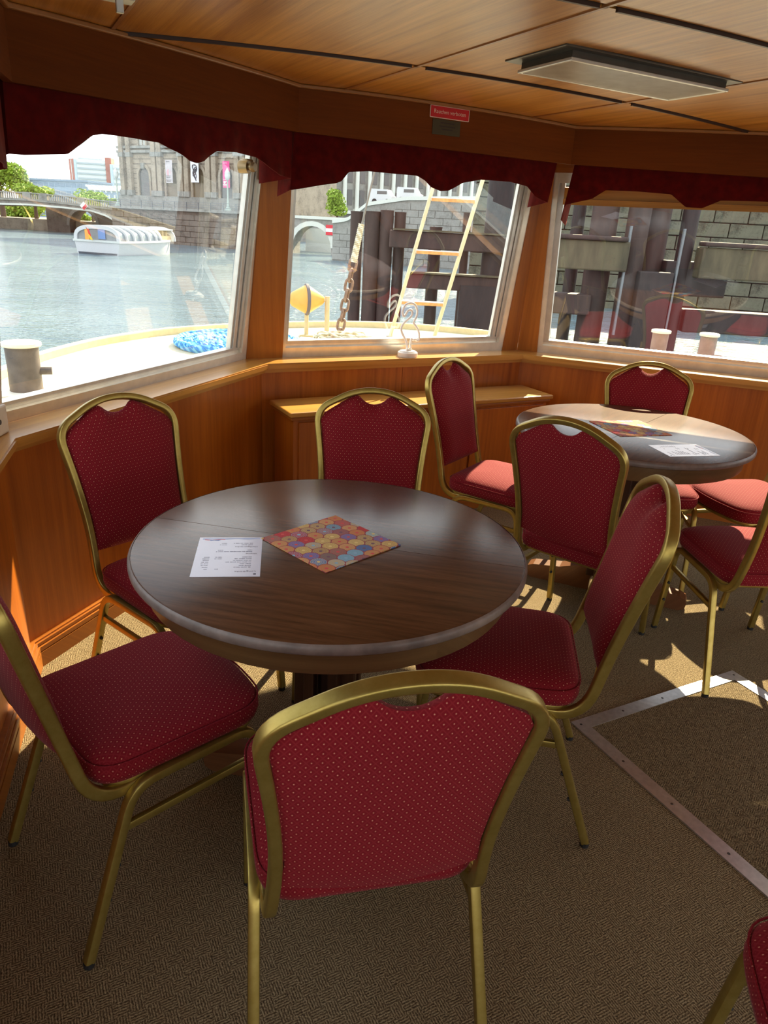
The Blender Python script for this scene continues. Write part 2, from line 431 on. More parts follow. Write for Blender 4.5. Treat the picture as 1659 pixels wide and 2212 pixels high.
# windows -------------------------------------------------------------
VT = 1.0
def window(idx, i, u0, u1, gl0, gl1, gb, gt=0.95, transom=None):
    wroot = tag(empty('window_%d' % idx), kind='structure')
    bm = NBM()
    slab(bm, i, u0, u1, 0.0, gb * 0.62, -0.006, 0.06)                 # sill bar
    slab(bm, i, u0 + 0.02, u1 - 0.02, gb * 0.62, gb * 0.8, 0.012, 0.06)
    slab(bm, i, u0, u1, gt, VT, -0.006, 0.06)
    slab(bm, i, u0, u0 + (gl0 - u0) * 0.5, gb * 0.62, gt, -0.006, 0.06)
    slab(bm, i, u1 - (u1 - gl1) * 0.42, u1, gb * 0.62, gt, -0.006, 0.06)
    obj('window_frame', bm, M('white_frame'), wroot)
    bm = NBM()
    s0, s1 = u0 + (gl0 - u0) * 0.5, u1 - (u1 - gl1) * 0.42
    slab(bm, i, s0, s1, gb * 0.8, gb, 0.014, 0.046); slab(bm, i, s0, gl0, gb, gt, 0.014, 0.046)
    wd = (s1 - gl1)
    slab(bm, i, s1 - wd * 0.36, s1, gb, gt, 0.006, 0.046); slab(bm, i, gl1 + wd * 0.2, s1 - wd * 0.42, gb, gt, 0.014, 0.046); slab(bm, i, gl1, gl1 + wd * 0.2, gb, gt, 0.022, 0.046)
    slab(bm, i, s1 - wd * 0.44, s1 - wd * 0.34, gb, gt, 0.026, 0.046)
    obj('sash', bm, M('aluminium'), wroot)
    def pane(v0, v1):
        bm = NBM(); q = [tilt_pt(i, u, v, 0.03) for u, v in ((gl0 - 0.004, v0 - 0.004), (gl1 + 0.004, v0 - 0.004), (gl1 + 0.004, v1 + 0.004), (gl0 - 0.004, v1 + 0.004))]
        bm.faces.new([bm.verts.new(p) for p in q]); obj('pane', bm, M('glass'), wroot)
    if transom:
        pane(gb, transom[0]); pane(transom[1], gt)
        bm = NBM(); slab(bm, i, gl0, gl1, transom[0], transom[0] + 0.03, 0.0, 0.06); slab(bm, i, gl0, gl1, transom[0] + 0.03, transom[1], 0.015, 0.06)
        obj('transom', bm, M('sill_wood'), wroot, axes='x')
    else: pane(gb, gt)
    return wroot
win1 = window(1, 1, 0.075, 1.635, 0.122, 1.512, 0.062)
win2 = window(2, 2, 0.128, 1.556, 0.166, 1.464, 0.082)
Lr = (NP[4] - NP[3]).length
win3 = window(3, 3, 0.045, Lr - 0.1, 0.108, Lr - 0.16, 0.075, transom=(0.84, 0.925))
Lp = (NP[1] - NP[0]).length; Ls = (NP[5] - NP[4]).length
def side_windows(start, i, L, n_):
    k = start; st = (L - 0.2) / n_
    for j in range(n_):
        window(k, i, 0.1 + j * st + 0.08, 0.1 + (j + 1) * st - 0.08, 0.1 + j * st + 0.13, 0.1 + (j + 1) * st - 0.13, 0.07); k += 1
    return st
sp = side_windows(4, 0, Lp, 3); ss = side_windows(7, 4, Ls, 3)
# brass catch on the right stile of the left window
bm = NBM()
pc = tilt_pt(1, 1.455, 0.885, 0.0); dn = seg(1)[1].to_3d()
cyl(bm, pc - dn * 0.03, pc + dn * 0.012, 0.028, 0.026, 14); cyl(bm, pc + dn * 0.012, pc + dn * 0.03, 0.014, 0.014, 12); cyl(bm, pc + dn * 0.03, pc + dn * 0.044, 0.021, 0.017, 14)
box(bm, tilt_pt(1, 1.485, 0.892, 0.012), (0.05, 0.03, 0.05), rz(R(70)), 0.005)
plain('old_brass', (.34, .25, .14), 0.4, 0.7)
obj('window_catch', bm, M('old_brass'), win1, smooth=True)

# posts between the windows: boards in the leaning planes, mitred at the corners
tn = 6
def post(i, us0, us1, light=False):
    global tn
    bm = NBM(); slab(bm, i, us0, us1, 0.0, 1.22, -0.012, 0.05)
    tag(obj('trim_%d' % tn, bm, M('cherry_board'), axes='z', off=(tn * 1.3, tn * .7)), kind='structure'); tn += 1
cu = lambda i, k: (corner_u(i, k, 0, -0.012), corner_u(i, k, 1.22, -0.012))
post(1, cu(1, 1), 0.078); post(1, 1.632, cu(1, 2)); post(2, cu(2, 2), 0.131); post(2, 1.553, cu(2, 3))
post(3, cu(3, 3), 0.048); post(3, Lr - 0.103, cu(3, 4))
for i, L, st in ((0, Lp, sp), (4, Ls, ss)):
    for j in range(4):
        a = 0.1 + j * st - 0.083; b = 0.1 + j * st + 0.083
        u0 = max(a, 0.0) if not (i == 4 and j == 0) else cu(4, 4); u1 = b if not (i == 0 and j == 3) else cu(0, 1)
        post(i, u0, u1)
# header boards over the windows
for i in range(5):
    bm = NBM(); f = lambda k, v: corner_u(i, k, v, -0.012)
    slab(bm, i, (f(i, 0.99) if i else 0, f(i, 1.24) if i else 0), (f(i + 1, 0.99) if i < 4 else Ls, f(i + 1, 1.24) if i < 4 else Ls), 0.99, 1.24, -0.004, 0.05)
    tag(obj('trim_%d' % tn, bm, M('cherry_board'), axes='x'), kind='structure'); tn += 1

# ceiling: gently cambered, panelled; centre line runs to the bow ------
CEN = Vector((0.205, 3.72)); CT = Vector((0.875, 0.484)); CS = Vector((-0.484, 0.875))
def cz(t): return 2.017 - 0.022 * t * t
def cpt(t, s, dz=0.0):
    p = CEN + CT * t + CS * s; return Vector((p.x, p.y, cz(t) + dz))
def clip_roof(bm, o=0.05):
    for i in range(5):
        n_ = seg(i)[1]; p = NP[i] - n_ * o
        if not bm.faces: return bm
        g = bm.verts[:] + bm.edges[:] + bm.faces[:]
        r = bmesh.ops.bisect_plane(bm, geom=g, plane_co=(p.x, p.y, 0), plane_no=(-n_.x, -n_.y, 0), clear_outer=True)
        es = [e for e in r['geom_cut'] if isinstance(e, bmesh.types.BMEdge) and e.is_valid and e.is_boundary]
        if es:
            try: bmesh.ops.contextual_create(bm, geom=es)
            except Exception: pass
    return bm
def cpatch(bm, t0, t1, s0, s1, d0, d1, n=8):
    A = []; 
    for d in (d0, d1):
        A.append([[bm.verts.new(cpt(t0 + (t1 - t0) * k / n, s, d)) for k in range(n + 1)] for s in (s0, s1)])
    lo, hi = A
    for k in range(n):
        bm.faces.new((lo[0][k], lo[0][k + 1], lo[1][k + 1], lo[1][k])); bm.faces.new((hi[0][k], hi[1][k], hi[1][k + 1], hi[0][k + 1]))
        bm.faces.new((lo[0][k], hi[0][k], hi[0][k + 1], lo[0][k + 1])); bm.faces.new((lo[1][k], lo[1][k + 1], hi[1][k + 1], hi[1][k]))
    for k in (0, n): bm.faces.new((lo[0][k], lo[1][k], hi[1][k], hi[0][k]))
    return bm
bm = NBM(); cpatch(bm, -2.9, 3.9, -6.6, 0.75, 0.012, 0.05, 24); clip_roof(bm, 0.06)
ceil = tag(obj('ceiling', bm, M('groove_dark')), kind='structure')
TJ = [-2.9, -1.56, -0.535, 0.463, 1.46, 2.46, 3.9]; SJ = [0.75, -0.615, -1.54, -2.46, -3.38, -4.3, -5.2, -6.6]
for a in range(len(TJ) - 1):
    for b_ in range(len(SJ) - 1):
        if a in (0,) and b_ < 0: continue
        bm = NBM(); cpatch(bm, TJ[a] + 0.005, TJ[a + 1] - 0.006, SJ[b_ + 1] + 0.010, SJ[b_] - 0.010, 0.0, 0.014); clip_roof(bm, 0.04)
        if not bm.faces: bm.free(); continue
        me = mesh_of('ceiling_panel', bm, M('cherry_ceiling'))
        ul = me.uv_layers[0]
        for l_ in me.loops:
            c = me.vertices[l_.vertex_index].co; q = Vector((c.x, c.y)) - CEN
            ul.data[l_.index].uv = (q.dot(CT) + a * 2.3 + b_ * 5.1, q.dot(CS) + b_ * 0.37)
        obj('ceiling_panel', me, None, ceil)
for b_ in range(1, 6):       # dark athwart mouldings
    for a in range(len(TJ) - 1):
        bm = NBM()
        cpatch(bm, TJ[a] + 0.03, TJ[a + 1] - 0.03, SJ[b_] - 0.0045, SJ[b_] + 0.0045, -0.009, 0.012); clip_roof(bm, 0.0)
        if not bm.faces: bm.free(); continue
        obj('joint_strip', bm, M('groove_dark'), ceil)
for a in range(1, len(TJ) - 1):   # light fore-and-aft cover strips
    for b_ in range(len(SJ) - 1):
        bm = NBM(); cpatch(bm, TJ[a] - 0.011, TJ[a] + 0.001, SJ[b_ + 1] - 0.012, SJ[b_] + 0.012, -0.004, 0.012, 1); clip_roof(bm, 0.0)
        if not bm.faces: bm.free(); continue
        obj('joint_strip', bm, M('light_wood_strip'), ceil)

# fascia round the bow (hides the valance rail)
FP = [Vector((0.45, -2.72)), Vector((-1.0, 2.07)), Vector((-0.444, 3.357)), Vector((0.855, 4.087)), Vector((2.2, 3.546)), Vector((6.0, -0.77))]
FZ = [1.76, 1.768, 1.83, 1.83, 1.768, 1.74]
def fseg(i):
    d = (FP[i + 1] - FP[i]).normalized(); return d, Vector((d.y, -d.x))
def fcor(k, o):
    if k == 0: return FP[0] - fseg(0)[1] * o
    if k == 5: return FP[5] - fseg(4)[1] * o
    d, n = fseg(k - 1); e, m = fseg(k); p = FP[k - 1] - n * o; q = FP[k] - m * o
    den = d.x * e.y - d.y * e.x; r = q - p; return p + d * ((r.x * e.y - r.y * e.x) / den)
def zc(p):
    q = Vector((p.x, p.y)) - CEN; return cz(q.dot(CT))
for i in range(5):
    d, n = fseg(i); bm = NBM(); N_ = 10
    cols = []
    for k in range(N_ + 1):
        f = k / N_; p, q = fcor(i, 0).lerp(fcor(i + 1, 0), f), fcor(i, 0.022).lerp(fcor(i + 1, 0.022), f); zb = FZ[i] + (FZ[i + 1] - FZ[i]) * f
        cols.append([bm.verts.new(v) for v in ((p.x, p.y, zb), (p.x, p.y, zc(p) + .01), (q.x, q.y, zc(q) + .01), (q.x, q.y, zb))])
    for A, B in zip(cols, cols[1:]):
        for j in range(4): bm.faces.new((A[j], A[(j + 1) % 4], B[(j + 1) % 4], B[j]))
    bm.faces.new(cols[0]); bm.faces.new(cols[-1][::-1])
    me = mesh_of('fascia', bm, M('fascia_shaded')); ul = me.uv_layers[0]
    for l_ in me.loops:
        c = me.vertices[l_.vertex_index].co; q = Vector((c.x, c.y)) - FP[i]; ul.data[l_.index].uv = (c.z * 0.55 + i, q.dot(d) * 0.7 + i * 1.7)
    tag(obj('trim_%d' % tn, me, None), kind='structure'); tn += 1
    bm = NBM(); pts = []
    for k in range(N_ + 1):
        p = fcor(i, -0.006).lerp(fcor(i + 1, -0.006), k / N_); pts.append((p.x, p.y, zc(p) - 0.008))
    sweep(bm, pts, rrect(0.014, 0.016, 0.004, 2), ref=(0, 0, 1)); tag(obj('trim_%d' % tn, bm, M('light_wood_strip'), axes='x'), kind='structure'); tn += 1

# red velvet valances --------------------------------------------------
def valance(i, prof, name, label, hang=0.03, ret0=True, ret1=True, e0=(0, 0), e1=(1, 1)):
    p, q = fcor(i, hang), fcor(i + 1, hang); d = (q - p); L = d.length; d.normalize(); n = Vector((d.y, -d.x))
    bm = NBM(); cols = []; NU = 150
    samples = []
    if ret0: samples += [(0.0, 0.16 - 0.04 * k) for k in range(4)]
    samples += [(k / NU, 0.0) for k in range(NU + 1)]
    if ret1: samples += [(1.0, 0.04 * (k + 1)) for k in range(4)]
    for s_, out in samples:
        zb = interp(s_, prof) - out * 0.15; zt = FZ[i] + (FZ[i + 1] - FZ[i]) * s_ + 0.03
        x = s_ * L; colv = []
        for r in range(7):
            f = r / 6; wav = 0.005 * math.sin(x * 23 + i) + 0.006 * math.sin(x * 11.3 + 2 * i) + 0.0015 * math.sin(x * 61)
            o = out + wav * f * (1.2 if out == 0 else .3)
            lo_ = (e0[0] + (e0[1] - e0[0]) * f) * L; hi_ = (e1[0] + (e1[1] - e1[0]) * f) * L; pt = p + d * (lo_ + (hi_ - lo_) * s_) - n * o
            colv.append(bm.verts.new((pt.x, pt.y, zt + (zb - zt) * f)))
        cols.append(colv)
    for A, B in zip(cols, cols[1:]):
        for r in range(6): bm.faces.new((A[r], A[r + 1], B[r + 1], B[r]))
    me = mesh_of(name, bm, M('velvet'), True, angle=80); o = obj(name, me, None)
    md = o.modifiers.new('thick', 'SOLIDIFY'); md.thickness = 0.003
    return tag(o, label, 'curtain', 'red velvet valances over the bow windows')
vL = [(0, 1.604), (.034, 1.606), (.125, 1.621), (.17, 1.653), (.204, 1.681), (.237, 1.691), (.327, 1.695), (.419, 1.697), (.475, 1.676), (.515, 1.656), (.545, 1.652), (.58, 1.664), (.631, 1.703), (.734, 1.713), (.823, 1.709), (.87, 1.682), (.93, 1.657), (.984, 1.654), (1, 1.652)]
vM = [(0, 1.608), (.09, 1.637), (.14, 1.65), (.157, 1.66), (.179, 1.70), (.24, 1.71), (.403, 1.71), (.44, 1.69), (.465, 1.667), (.50, 1.655), (.53, 1.660), (.577, 1.699), (.648, 1.721), (.762, 1.723), (.841, 1.712), (.875, 1.668), (.926, 1.645), (.96, 1.64), (1, 1.63)]
rr = 1.5 / (FP[4] - FP[3]).length
vR = [(0, 1.567), (.008, 1.640), (.094 * rr, 1.673), (.136 * rr, 1.717), (.234 * rr, 1.715), (.345 * rr, 1.707), (.396 * rr, 1.651), (.446 * rr, 1.649), (.497 * rr, 1.687), (.631 * rr, 1.688), (.75 * rr, 1.66), (.85 * rr, 1.6), (1, 1.58)]
valance(1, vL, 'valance', 'dark red velvet valance with scalloped hem over the left window', e0=(.006, .006), e1=(.995, .985))
vM = [(min(1, max(0, (a_ + .006) / .936)), z_) for a_, z_ in vM if a_ < .94]
valance(2, vM, 'valance', 'dark red velvet valance with scalloped hem over the middle window', e0=(.004, -.010), e1=(.95, .928))
valance(3, vR, 'valance', 'dark red velvet valance with scalloped hem over the right window', e0=(.022, -.004))
vP = [(0, 1.6), (.2, 1.66), (.4, 1.60), (.6, 1.66), (.8, 1.60), (.96, 1.575), (1, 1.565)]
valance(0, vP, 'valance', 'red valance end at the left edge, left of the left window', ret0=False, e1=(.994, .992))

# ------------------------------------------------------------------ furniture
# cabinet in the bow, under the middle window
cabD = Vector((math.cos(R(28.9)), math.sin(R(28.9)))); cabN = Vector((cabD.y, -cabD.x))
cab = tag(empty('locker_cabinet', (-0.612, 3.58, 0), R(28.9)), 'long low wooden locker under the middle window with light top', 'cabinet')
CL, CD, CHT = 1.6, 0.30, 0.64      # local x along the wall, local -y into the room
bm = NBM(); box(bm, (CL / 2, -CD / 2 + 0.012, 0.30), (CL - 0.05, CD - 0.03, 0.60)); obj('body', bm, M('cherry_veneer'), cab, axes='z')
bm = NBM()
box(bm, (CL / 2, -CD / 2, CHT - 0.012), (CL, CD, 0.024), bevel=0.006); obj('counter_top', bm, M('sill_wood'), cab, axes='x')
bm = NBM(); box(bm, (CL / 2, -CD / 2 + 0.004, CHT - 0.034), (CL - 0.02, CD - 0.016, 0.018), bevel=0.005); obj('edge_moulding', bm, M('cherry_board'), cab, axes='x')
for j, (a, b_) in enumerate(((0.05, 0.53), (0.545, 1.05), (1.065, 1.55))):
    bm = NBM(); box(bm, ((a + b_) / 2, -CD + 0.022, 0.325), (b_ - a, 0.014, 0.52), bevel=0.002); obj('door', bm, M('cherry_veneer'), cab, axes='z', off=(j * .77, j * .3))
bm = NBM(); box(bm, (CL / 2, -CD + 0.026, 0.03), (CL - 0.05, 0.02, 0.06)); obj('plinth', bm, M('cherry_board'), cab, axes='x')

# ---- banquet chair
def chair_proto():
    root = empty('banquet_chair')
    G, F = M('gold'), M('red_fabric')
    tube = rrect(0.021, 0.027, 0.005, 3)
    # back frame loop
    half = [(.182, .05, .392), (.184, -.205, .368), (.171, -.246, .55), (.181, -.283, .70), (.203, -.324, .862), (.062, -.343, .934)]
    pts = half + [(-x, y, z) for x, y, z in half[::-1]]
    path = fillet(pts, [.085, .10, .10, .055, .075, .075, .055, .10, .10, .085], 7)
    bm = NBM(); sweep(bm, path, tube, ref=(1, 0, 0)); obj('back_frame', bm, G, root, True, angle=40)
    # padded back with a hand hole notch under the crown
    hw = [(.49, .166), (.55, .160), (.63, .164), (.70, .170), (.78, .180), (.84, .187), (.95, .187)]
    by = lambda z: interp(z, [(.37, -.203), (.55, -.246), (.70, -.283), (.862, -.324), (.934, -.343)])
    def ztop(x):
        a = abs(x)
        t = interp(a, [(0, .925), (.05, .922), (.09, .905), (.165, .858), (.18, .846), (.188, .828)])
        if a < .058: t = min(t, .922 - .034 * (1 - (a / .058) ** 2.2) - .002)
        return t
    NX, NZ = 30, 22; bm = NBM(); us = []
    for k in range(NX + 1):
        us.append(-1 + 2 * k / NX)
    front = []; back = []
    for u in us:
        cf = []; cb = []
        zt = ztop(u * .188); zb = .480 + .010 * u * u
        for r in range(NZ + 1):
            f = r / NZ; z = zb + (zt - zb) * f; x = u * interp(z, hw)
            e = (1 - abs(u) ** 5) * (1 - abs(2 * f - 1) ** 7)
            bow = -.016 * (1 - u * u) * (1 - .75 * f)
            cf.append(bm.verts.new((x, by(z) + bow + .006 + .034 * e, z)))
            cb.append(bm.verts.new((x, by(z) + bow - .004 - .009 * e, z)))
        front.append(cf); back.append(cb)
    for k in range(NX):
        for r in range(NZ):
            bm.faces.new((front[k][r], front[k + 1][r], front[k + 1][r + 1], front[k][r + 1]))
            bm.faces.new((back[k][r], back[k][r + 1], back[k + 1][r + 1], back[k + 1][r]))
        bm.faces.new((front[k][0], back[k][0], back[k + 1][0], front[k + 1][0])); bm.faces.new((front[k][NZ], front[k + 1][NZ], back[k + 1][NZ], back[k][NZ]))
    for r in range(NZ):
        bm.faces.new((front[0][r], front[0][r + 1], back[0][r + 1], back[0][r])); bm.faces.new((front[NX][r], back[NX][r], back[NX][r + 1], front[NX][r + 1]))
    me = mesh_of('backrest', bm, F, True, angle=60)
    obj('backrest', me, None, root)
    # seat cushion
    def outline(ins):
        pf, pr = .212 - ins, .196 - ins
        c = [(-pr, -.195 + ins), (pr, -.195 + ins), (pf, .205 - ins), (.0, .238 - ins), (-pf, .205 - ins)]
        pts_ = [Vector((x, y, 0)) for x, y in c]; out = []
        rad = [.075, .075, .085, .2, .085]
        n = len(pts_)
        for i in range(n):
            r_ = max(.01, rad[i] - ins * .6); P0, P1, P2 = pts_[i - 1], pts_[i], pts_[(i + 1) % n]
            d0, d1 = P0 - P1, P2 - P1; k = min(r_, d0.length * .48, d1.length * .48); a = P1 + d0.normalized() * k; b = P1 + d1.normalized() * k
            for j in range(8): t = j / 7; out.append(a * (1 - t) ** 2 + P1 * 2 * t * (1 - t) + b * t * t)
        return out
    bm = NBM(); rings = []
    for z, ins in ((.398, .012), (.403, .002), (.420, -.002), (.440, .0), (.452, .006), (.460, .016), (.467, .034), (.473, .062), (.478, .10), (.481, .15)):
        rings.append([bm.verts.new((p.x, p.y, z)) for p in outline(ins)])
    for a, b in zip(rings, rings[1:]):
        n = len(a)
        for j in range(n): bm.faces.new((a[j], a[(j + 1) % n], b[(j + 1) % n], b[j]))
    bm.faces.new(rings[0][::-1]); bm.faces.new(rings[-1])
    seat = obj('seat', mesh_of('seat', bm, F, True, angle=70), None, root)
    bm = NBM(); sweep(bm, [(p.x, p.y, .447) for p in outline(-.0005)], circ(.0022, 6), ref=(0, 0, 1), closed=True)
    obj('piping', bm, F, seat, True)
    bm = NBM(); ring = [(p.x, p.y, .392) for p in outline(.014)]
    sweep(bm, [(x, max(y, -.165), z) for x, y, z in ring], rrect(.014, .012, .003, 2), ref=(0, 0, 1), closed=True)
    box(bm, (0, -.09, .386), (.37, .022, .016)); box(bm, (0, .13, .386), (.37, .022, .016))
    obj('seat_frame', bm, G, root, True)
    for sx in (-1, 1):
        P = [(sx * .216, -.262, .012), (sx * .203, -.128, .387), (sx * .203, .168, .387), (sx * .206, .213, .012)]
        full = fillet(P, [.055, .055], 8)
        mid = Vector((sx * .203, .02, .387)); k = len(full) // 2
        rear = full[:k] + [mid]; frnt = [mid] + full[k:]
        for nm, pth in (('rear', rear), ('front', frnt)):
            bm = NBM(); sweep(bm, pth, rrect(.0215, .0215, .004, 2), ref=(1, 0, 0))
            leg = obj('leg', bm, G, root, True, angle=40)
            foot = pth[0] if nm == 'rear' else pth[-1]; d = (pth[1] - pth[0]).normalized() if nm == 'rear' else (pth[-2] - pth[-1]).normalized()
            bm = NBM(); cyl(bm, (foot.x, foot.y, 0), (foot.x, foot.y, .013), .0118, .0118, 10); obj('rubber_foot', bm, M('black_rubber'), leg)
            s = 1 if nm == 'rear' else -1
            for h in (.135, .215):
                q = foot + d * h; bm = NBM(); cyl(bm, q + Vector((0, s * .010, 0)), q + Vector((0, s * .017, 0)), .006, .005, 8); obj('stacking_bumper', bm, M('black_rubber'), leg)
        bm = NBM(); sweep(bm, [(sx * .205, -.160, .298), (sx * .2045, .178, .298)], rrect(.014, .019, .003, 2), ref=(1, 0, 0)); obj('stretcher', bm, G, root, True, angle=40)
    return root
chair0 = chair_proto()
CHAIRS = [
 (-0.538, 1.383, -44.1, 'red banquet chair cut by the left edge, its large seat facing the near table'),
 (-0.025, 1.110, 13.3, 'nearest red banquet chair, back turned to the viewer, in front of the near table'),
 (-0.608, 2.017, -128.7, 'red banquet chair against the left window wall, left of the near table'),
 (-0.055, 2.195, 180.5, 'red banquet chair behind the near table, back panel in front of the wooden locker'),
 (0.535, 3.111, -123.6, 'red banquet chair seen side-on beside the locker, facing right, seat partly sunlit'),
 (0.776, 2.510, -37.9, 'red banquet chair, back to the viewer, hiding the left part of the far table'),
 (0.339, 1.689, 82.6, 'red banquet chair on the right side of the near table, leaning back seen edge-on'),
 (1.361, 2.416, 3.9, 'red banquet chair cut by the right edge beside the floor hatch, seat in shade'),
 (1.650, 3.055, 105.0, 'red banquet chair right of the far table with a fully sunlit seat, back cut off'),
 (1.200, 3.181, 171.0, 'red banquet chair behind the far table, under the right window'),
 (0.815, 0.655, 85.0, 'red banquet chair of which only a seat corner shows at the bottom right'),
]
for k, (x, y, a, lab) in enumerate(CHAIRS):
    o = chair0 if k == 0 else copy_tree(chair0)
    o.location = (x, y, 0); o.rotation_euler = (0, 0, R(a)); tag(o, lab, 'chair', 'red banquet chairs')

# ---- round tables
def half_disc(bm, r, z0, z1, sgn, gap, bevel):
    n = 48
    def ringpts(rr_, z):
        out = []
        for k in range(n + 1):
            a = math.pi * k / n; x, y = rr_ * math.cos(a), max(rr_ * math.sin(a), gap); out.append((x, sgn * y, z))
        return out
    prof = [(r - bevel, z0), (r - bevel * .3, z0 + bevel * .3), (r, z0 + bevel), (r, z1 - bevel), (r - bevel * .3, z1 - bevel * .3), (r - bevel, z1)]
    rings = [[bm.verts.new(p) for p in ringpts(a, z)] for a, z in prof]
    for a, b in zip(rings, rings[1:]):
        for j in range(n): bm.faces.new((a[j], a[j + 1], b[j + 1], b[j]))
    bm.faces.new(rings[0]); bm.faces.new(rings[-1])
    bm.faces.new([q[0] for q in rings] + [q[-1] for q in rings[::-1]])
def table(x, y, rot_, lab, foot_rot):
    t = tag(empty('round_table', (x, y, 0), R(rot_)), lab, 'table', 'round dark wood tables')
    for s in (1, -1):
        bm = NBM(); half_disc(bm, .476, .724, .750, s, .0009, .009)
        obj('table_leaf', bm, M('table_wood'), t, True, axes='x', off=(0.3 if s > 0 else 1.7, s * .4), angle=50)
    bm = NBM(); lathe_open(bm, [(.4702, .7496), (.4735, .7476), (.4768, .7420), (.4768, .7320), (.4740, .7275)], 96); obj('edge_band', bm, M('worn_edge'), t, True)
    bm = NBM(); n = 64
    lathe(bm, [(.40, .662), (.437, .662), (.441, .668), (.441, .7245), (.40, .7245)], n)
    obj('apron', bm, M('table_apron'), t, True, axes='x', angle=40)
    bm = NBM(); box(bm, (0, 0, .695), (.80, .07, .05)); box(bm, (0, 0, .695), (.07, .80, .05)); obj('under_frame', bm, M('dark_wood'), t)
    fr = rz(R(foot_rot - rot_))
    for a in range(4):
        m = rz(R(90 * a)) @ fr
        bm = NBM()
        for off_ in (.031, -.031):
            c = m @ Vector((.048, off_, .375)); box(bm, c, (.066, .026, .60), m, .004)
        obj('column_board', bm, M('dark_wood'), t, axes='z', off=(a * .3, 0))
        # foot: tapering runner with rounded toe
        prof = [(.06, .0), (.325, .0), (.347, .012), (.352, .035), (.344, .056), (.32, .066), (.20, .082), (.10, .115), (.06, .13)]
        bm = NBM(); A = [bm.verts.new(m @ Vector((px, -.034, pz))) for px, pz in prof]; B = [bm.verts.new(m @ Vector((px, .034, pz))) for px, pz in prof]
        bm.faces.new(A[::-1]); bm.faces.new(B); k = len(prof)
        for j in range(k): bm.faces.new((A[j], A[(j + 1) % k], B[(j + 1) % k], B[j]))
        bmesh.ops.bevel(bm, geom=[e for e in bm.edges if not e.is_boundary and e.calc_face_angle(0) > R(50)], offset=.006, segments=2, affect='EDGES')
        obj('foot', bm, M('foot_wood'), t, axes='x')
    bm = NBM(); box(bm, (0, 0, .40), (.03, .03, .56)); obj('column_core', bm, M('groove_dark'), t)
    return t
table(-.124, 1.615, -11.0, 'round dark brown table in the foreground with a menu card and patterned cloth', 170)
table(1.011, 2.930, 52.0, 'round wooden table by the right window, far half of its top in sunlight', -23)

# ---- patterned cloth squares
def cloth_mat():
    b = NB('mandala_cloth')
    t = b.t.nodes.new('ShaderNodeTexCoord'); sp = b.t.nodes.new('ShaderNodeSeparateXYZ'); b.l(t.outputs['UV'], sp.inputs[0])
    P = 1 / 0.041; Q = 1 / 0.030
    u = b.math('ADD', b.math('MULTIPLY', sp.outputs[0], P), 20.0); v = b.math('ADD', b.math('MULTIPLY', sp.outputs[1], Q), 20.0)
    row = b.math('FLOOR', v); fv = b.math('FRACT', v)
    def layer(dr):
        rr_ = b.math('ADD', row, float(dr)); sh = b.math('MULTIPLY', b.math('MODULO', rr_, 2.0), 0.5)
        uu = b.math('ADD', u, sh); cu_ = b.math('FLOOR', uu); fu = b.math('SUBTRACT', b.math('FRACT', uu), 0.5)
        dv = b.math('MULTIPLY', b.math('SUBTRACT', fv, float(dr)), .73)
        d = b.math('SQRT', b.math('ADD', b.math('MULTIPLY', fu, fu), b.math('MULTIPLY', dv, dv)))
        ang = b.math('ARCTAN2', dv, fu)
        cmb = b.t.nodes.new('ShaderNodeCombineXYZ'); b.l(cu_, cmb.inputs[0]); b.l(rr_, cmb.inputs[1])
        wn_ = b.t.nodes.new('ShaderNodeTexWhiteNoise'); wn_.noise_dimensions = '2D'; b.l(cmb.outputs[0], wn_.inputs[0])
        return d, ang, wn_.outputs[0]
    def col(L):
        d, ang, rnd = L
        base = b.ramp(rnd, (0, (.58, .36, .12)), (.22, (.42, .14, .12)), (.38, (.62, .42, .16)), (.56, (.07, .20, .48)), (.66, (.58, .28, .08)), (.76, (.26, .18, .14)), (.86, (.22, .42, .55)), (.94, (.50, .03, .04)), interp='CONSTANT')
        acc = b.ramp(b.math('FRACT', b.math('MULTIPLY', rnd, 7.3)), (0, (.70, .10, .10)), (.3, (.80, .62, .25)), (.55, (.20, .10, .14)), (.8, (.30, .50, .66)), interp='CONSTANT')
        rings = b.math('GREATER_THAN', b.math('SINE', b.math('MULTIPLY', d, 74.0)), 0.25)
        pet = b.math('GREATER_THAN', b.math('SINE', b.math('MULTIPLY', ang, 18.0)), 0.2)
        k = b.math('MULTIPLY', rings, b.math('ADD', b.math('MULTIPLY', pet, .5), .45))
        c = b.mix(k, base, acc)
        c = b.mix(b.math('LESS_THAN', d, .11), c, acc)
        return b.mix(b.math('GREATER_THAN', d, .475), c, (.34, .07, .08))
    A, B = layer(0), layer(1)
    near = b.math('LESS_THAN', A[0], 0.52)
    b.l(b.mix(near, col(B), col(A)), b.b.inputs['Base Color']); b.set(Roughness=.85)
    return b.m
MATS['cloth'] = cloth_mat()
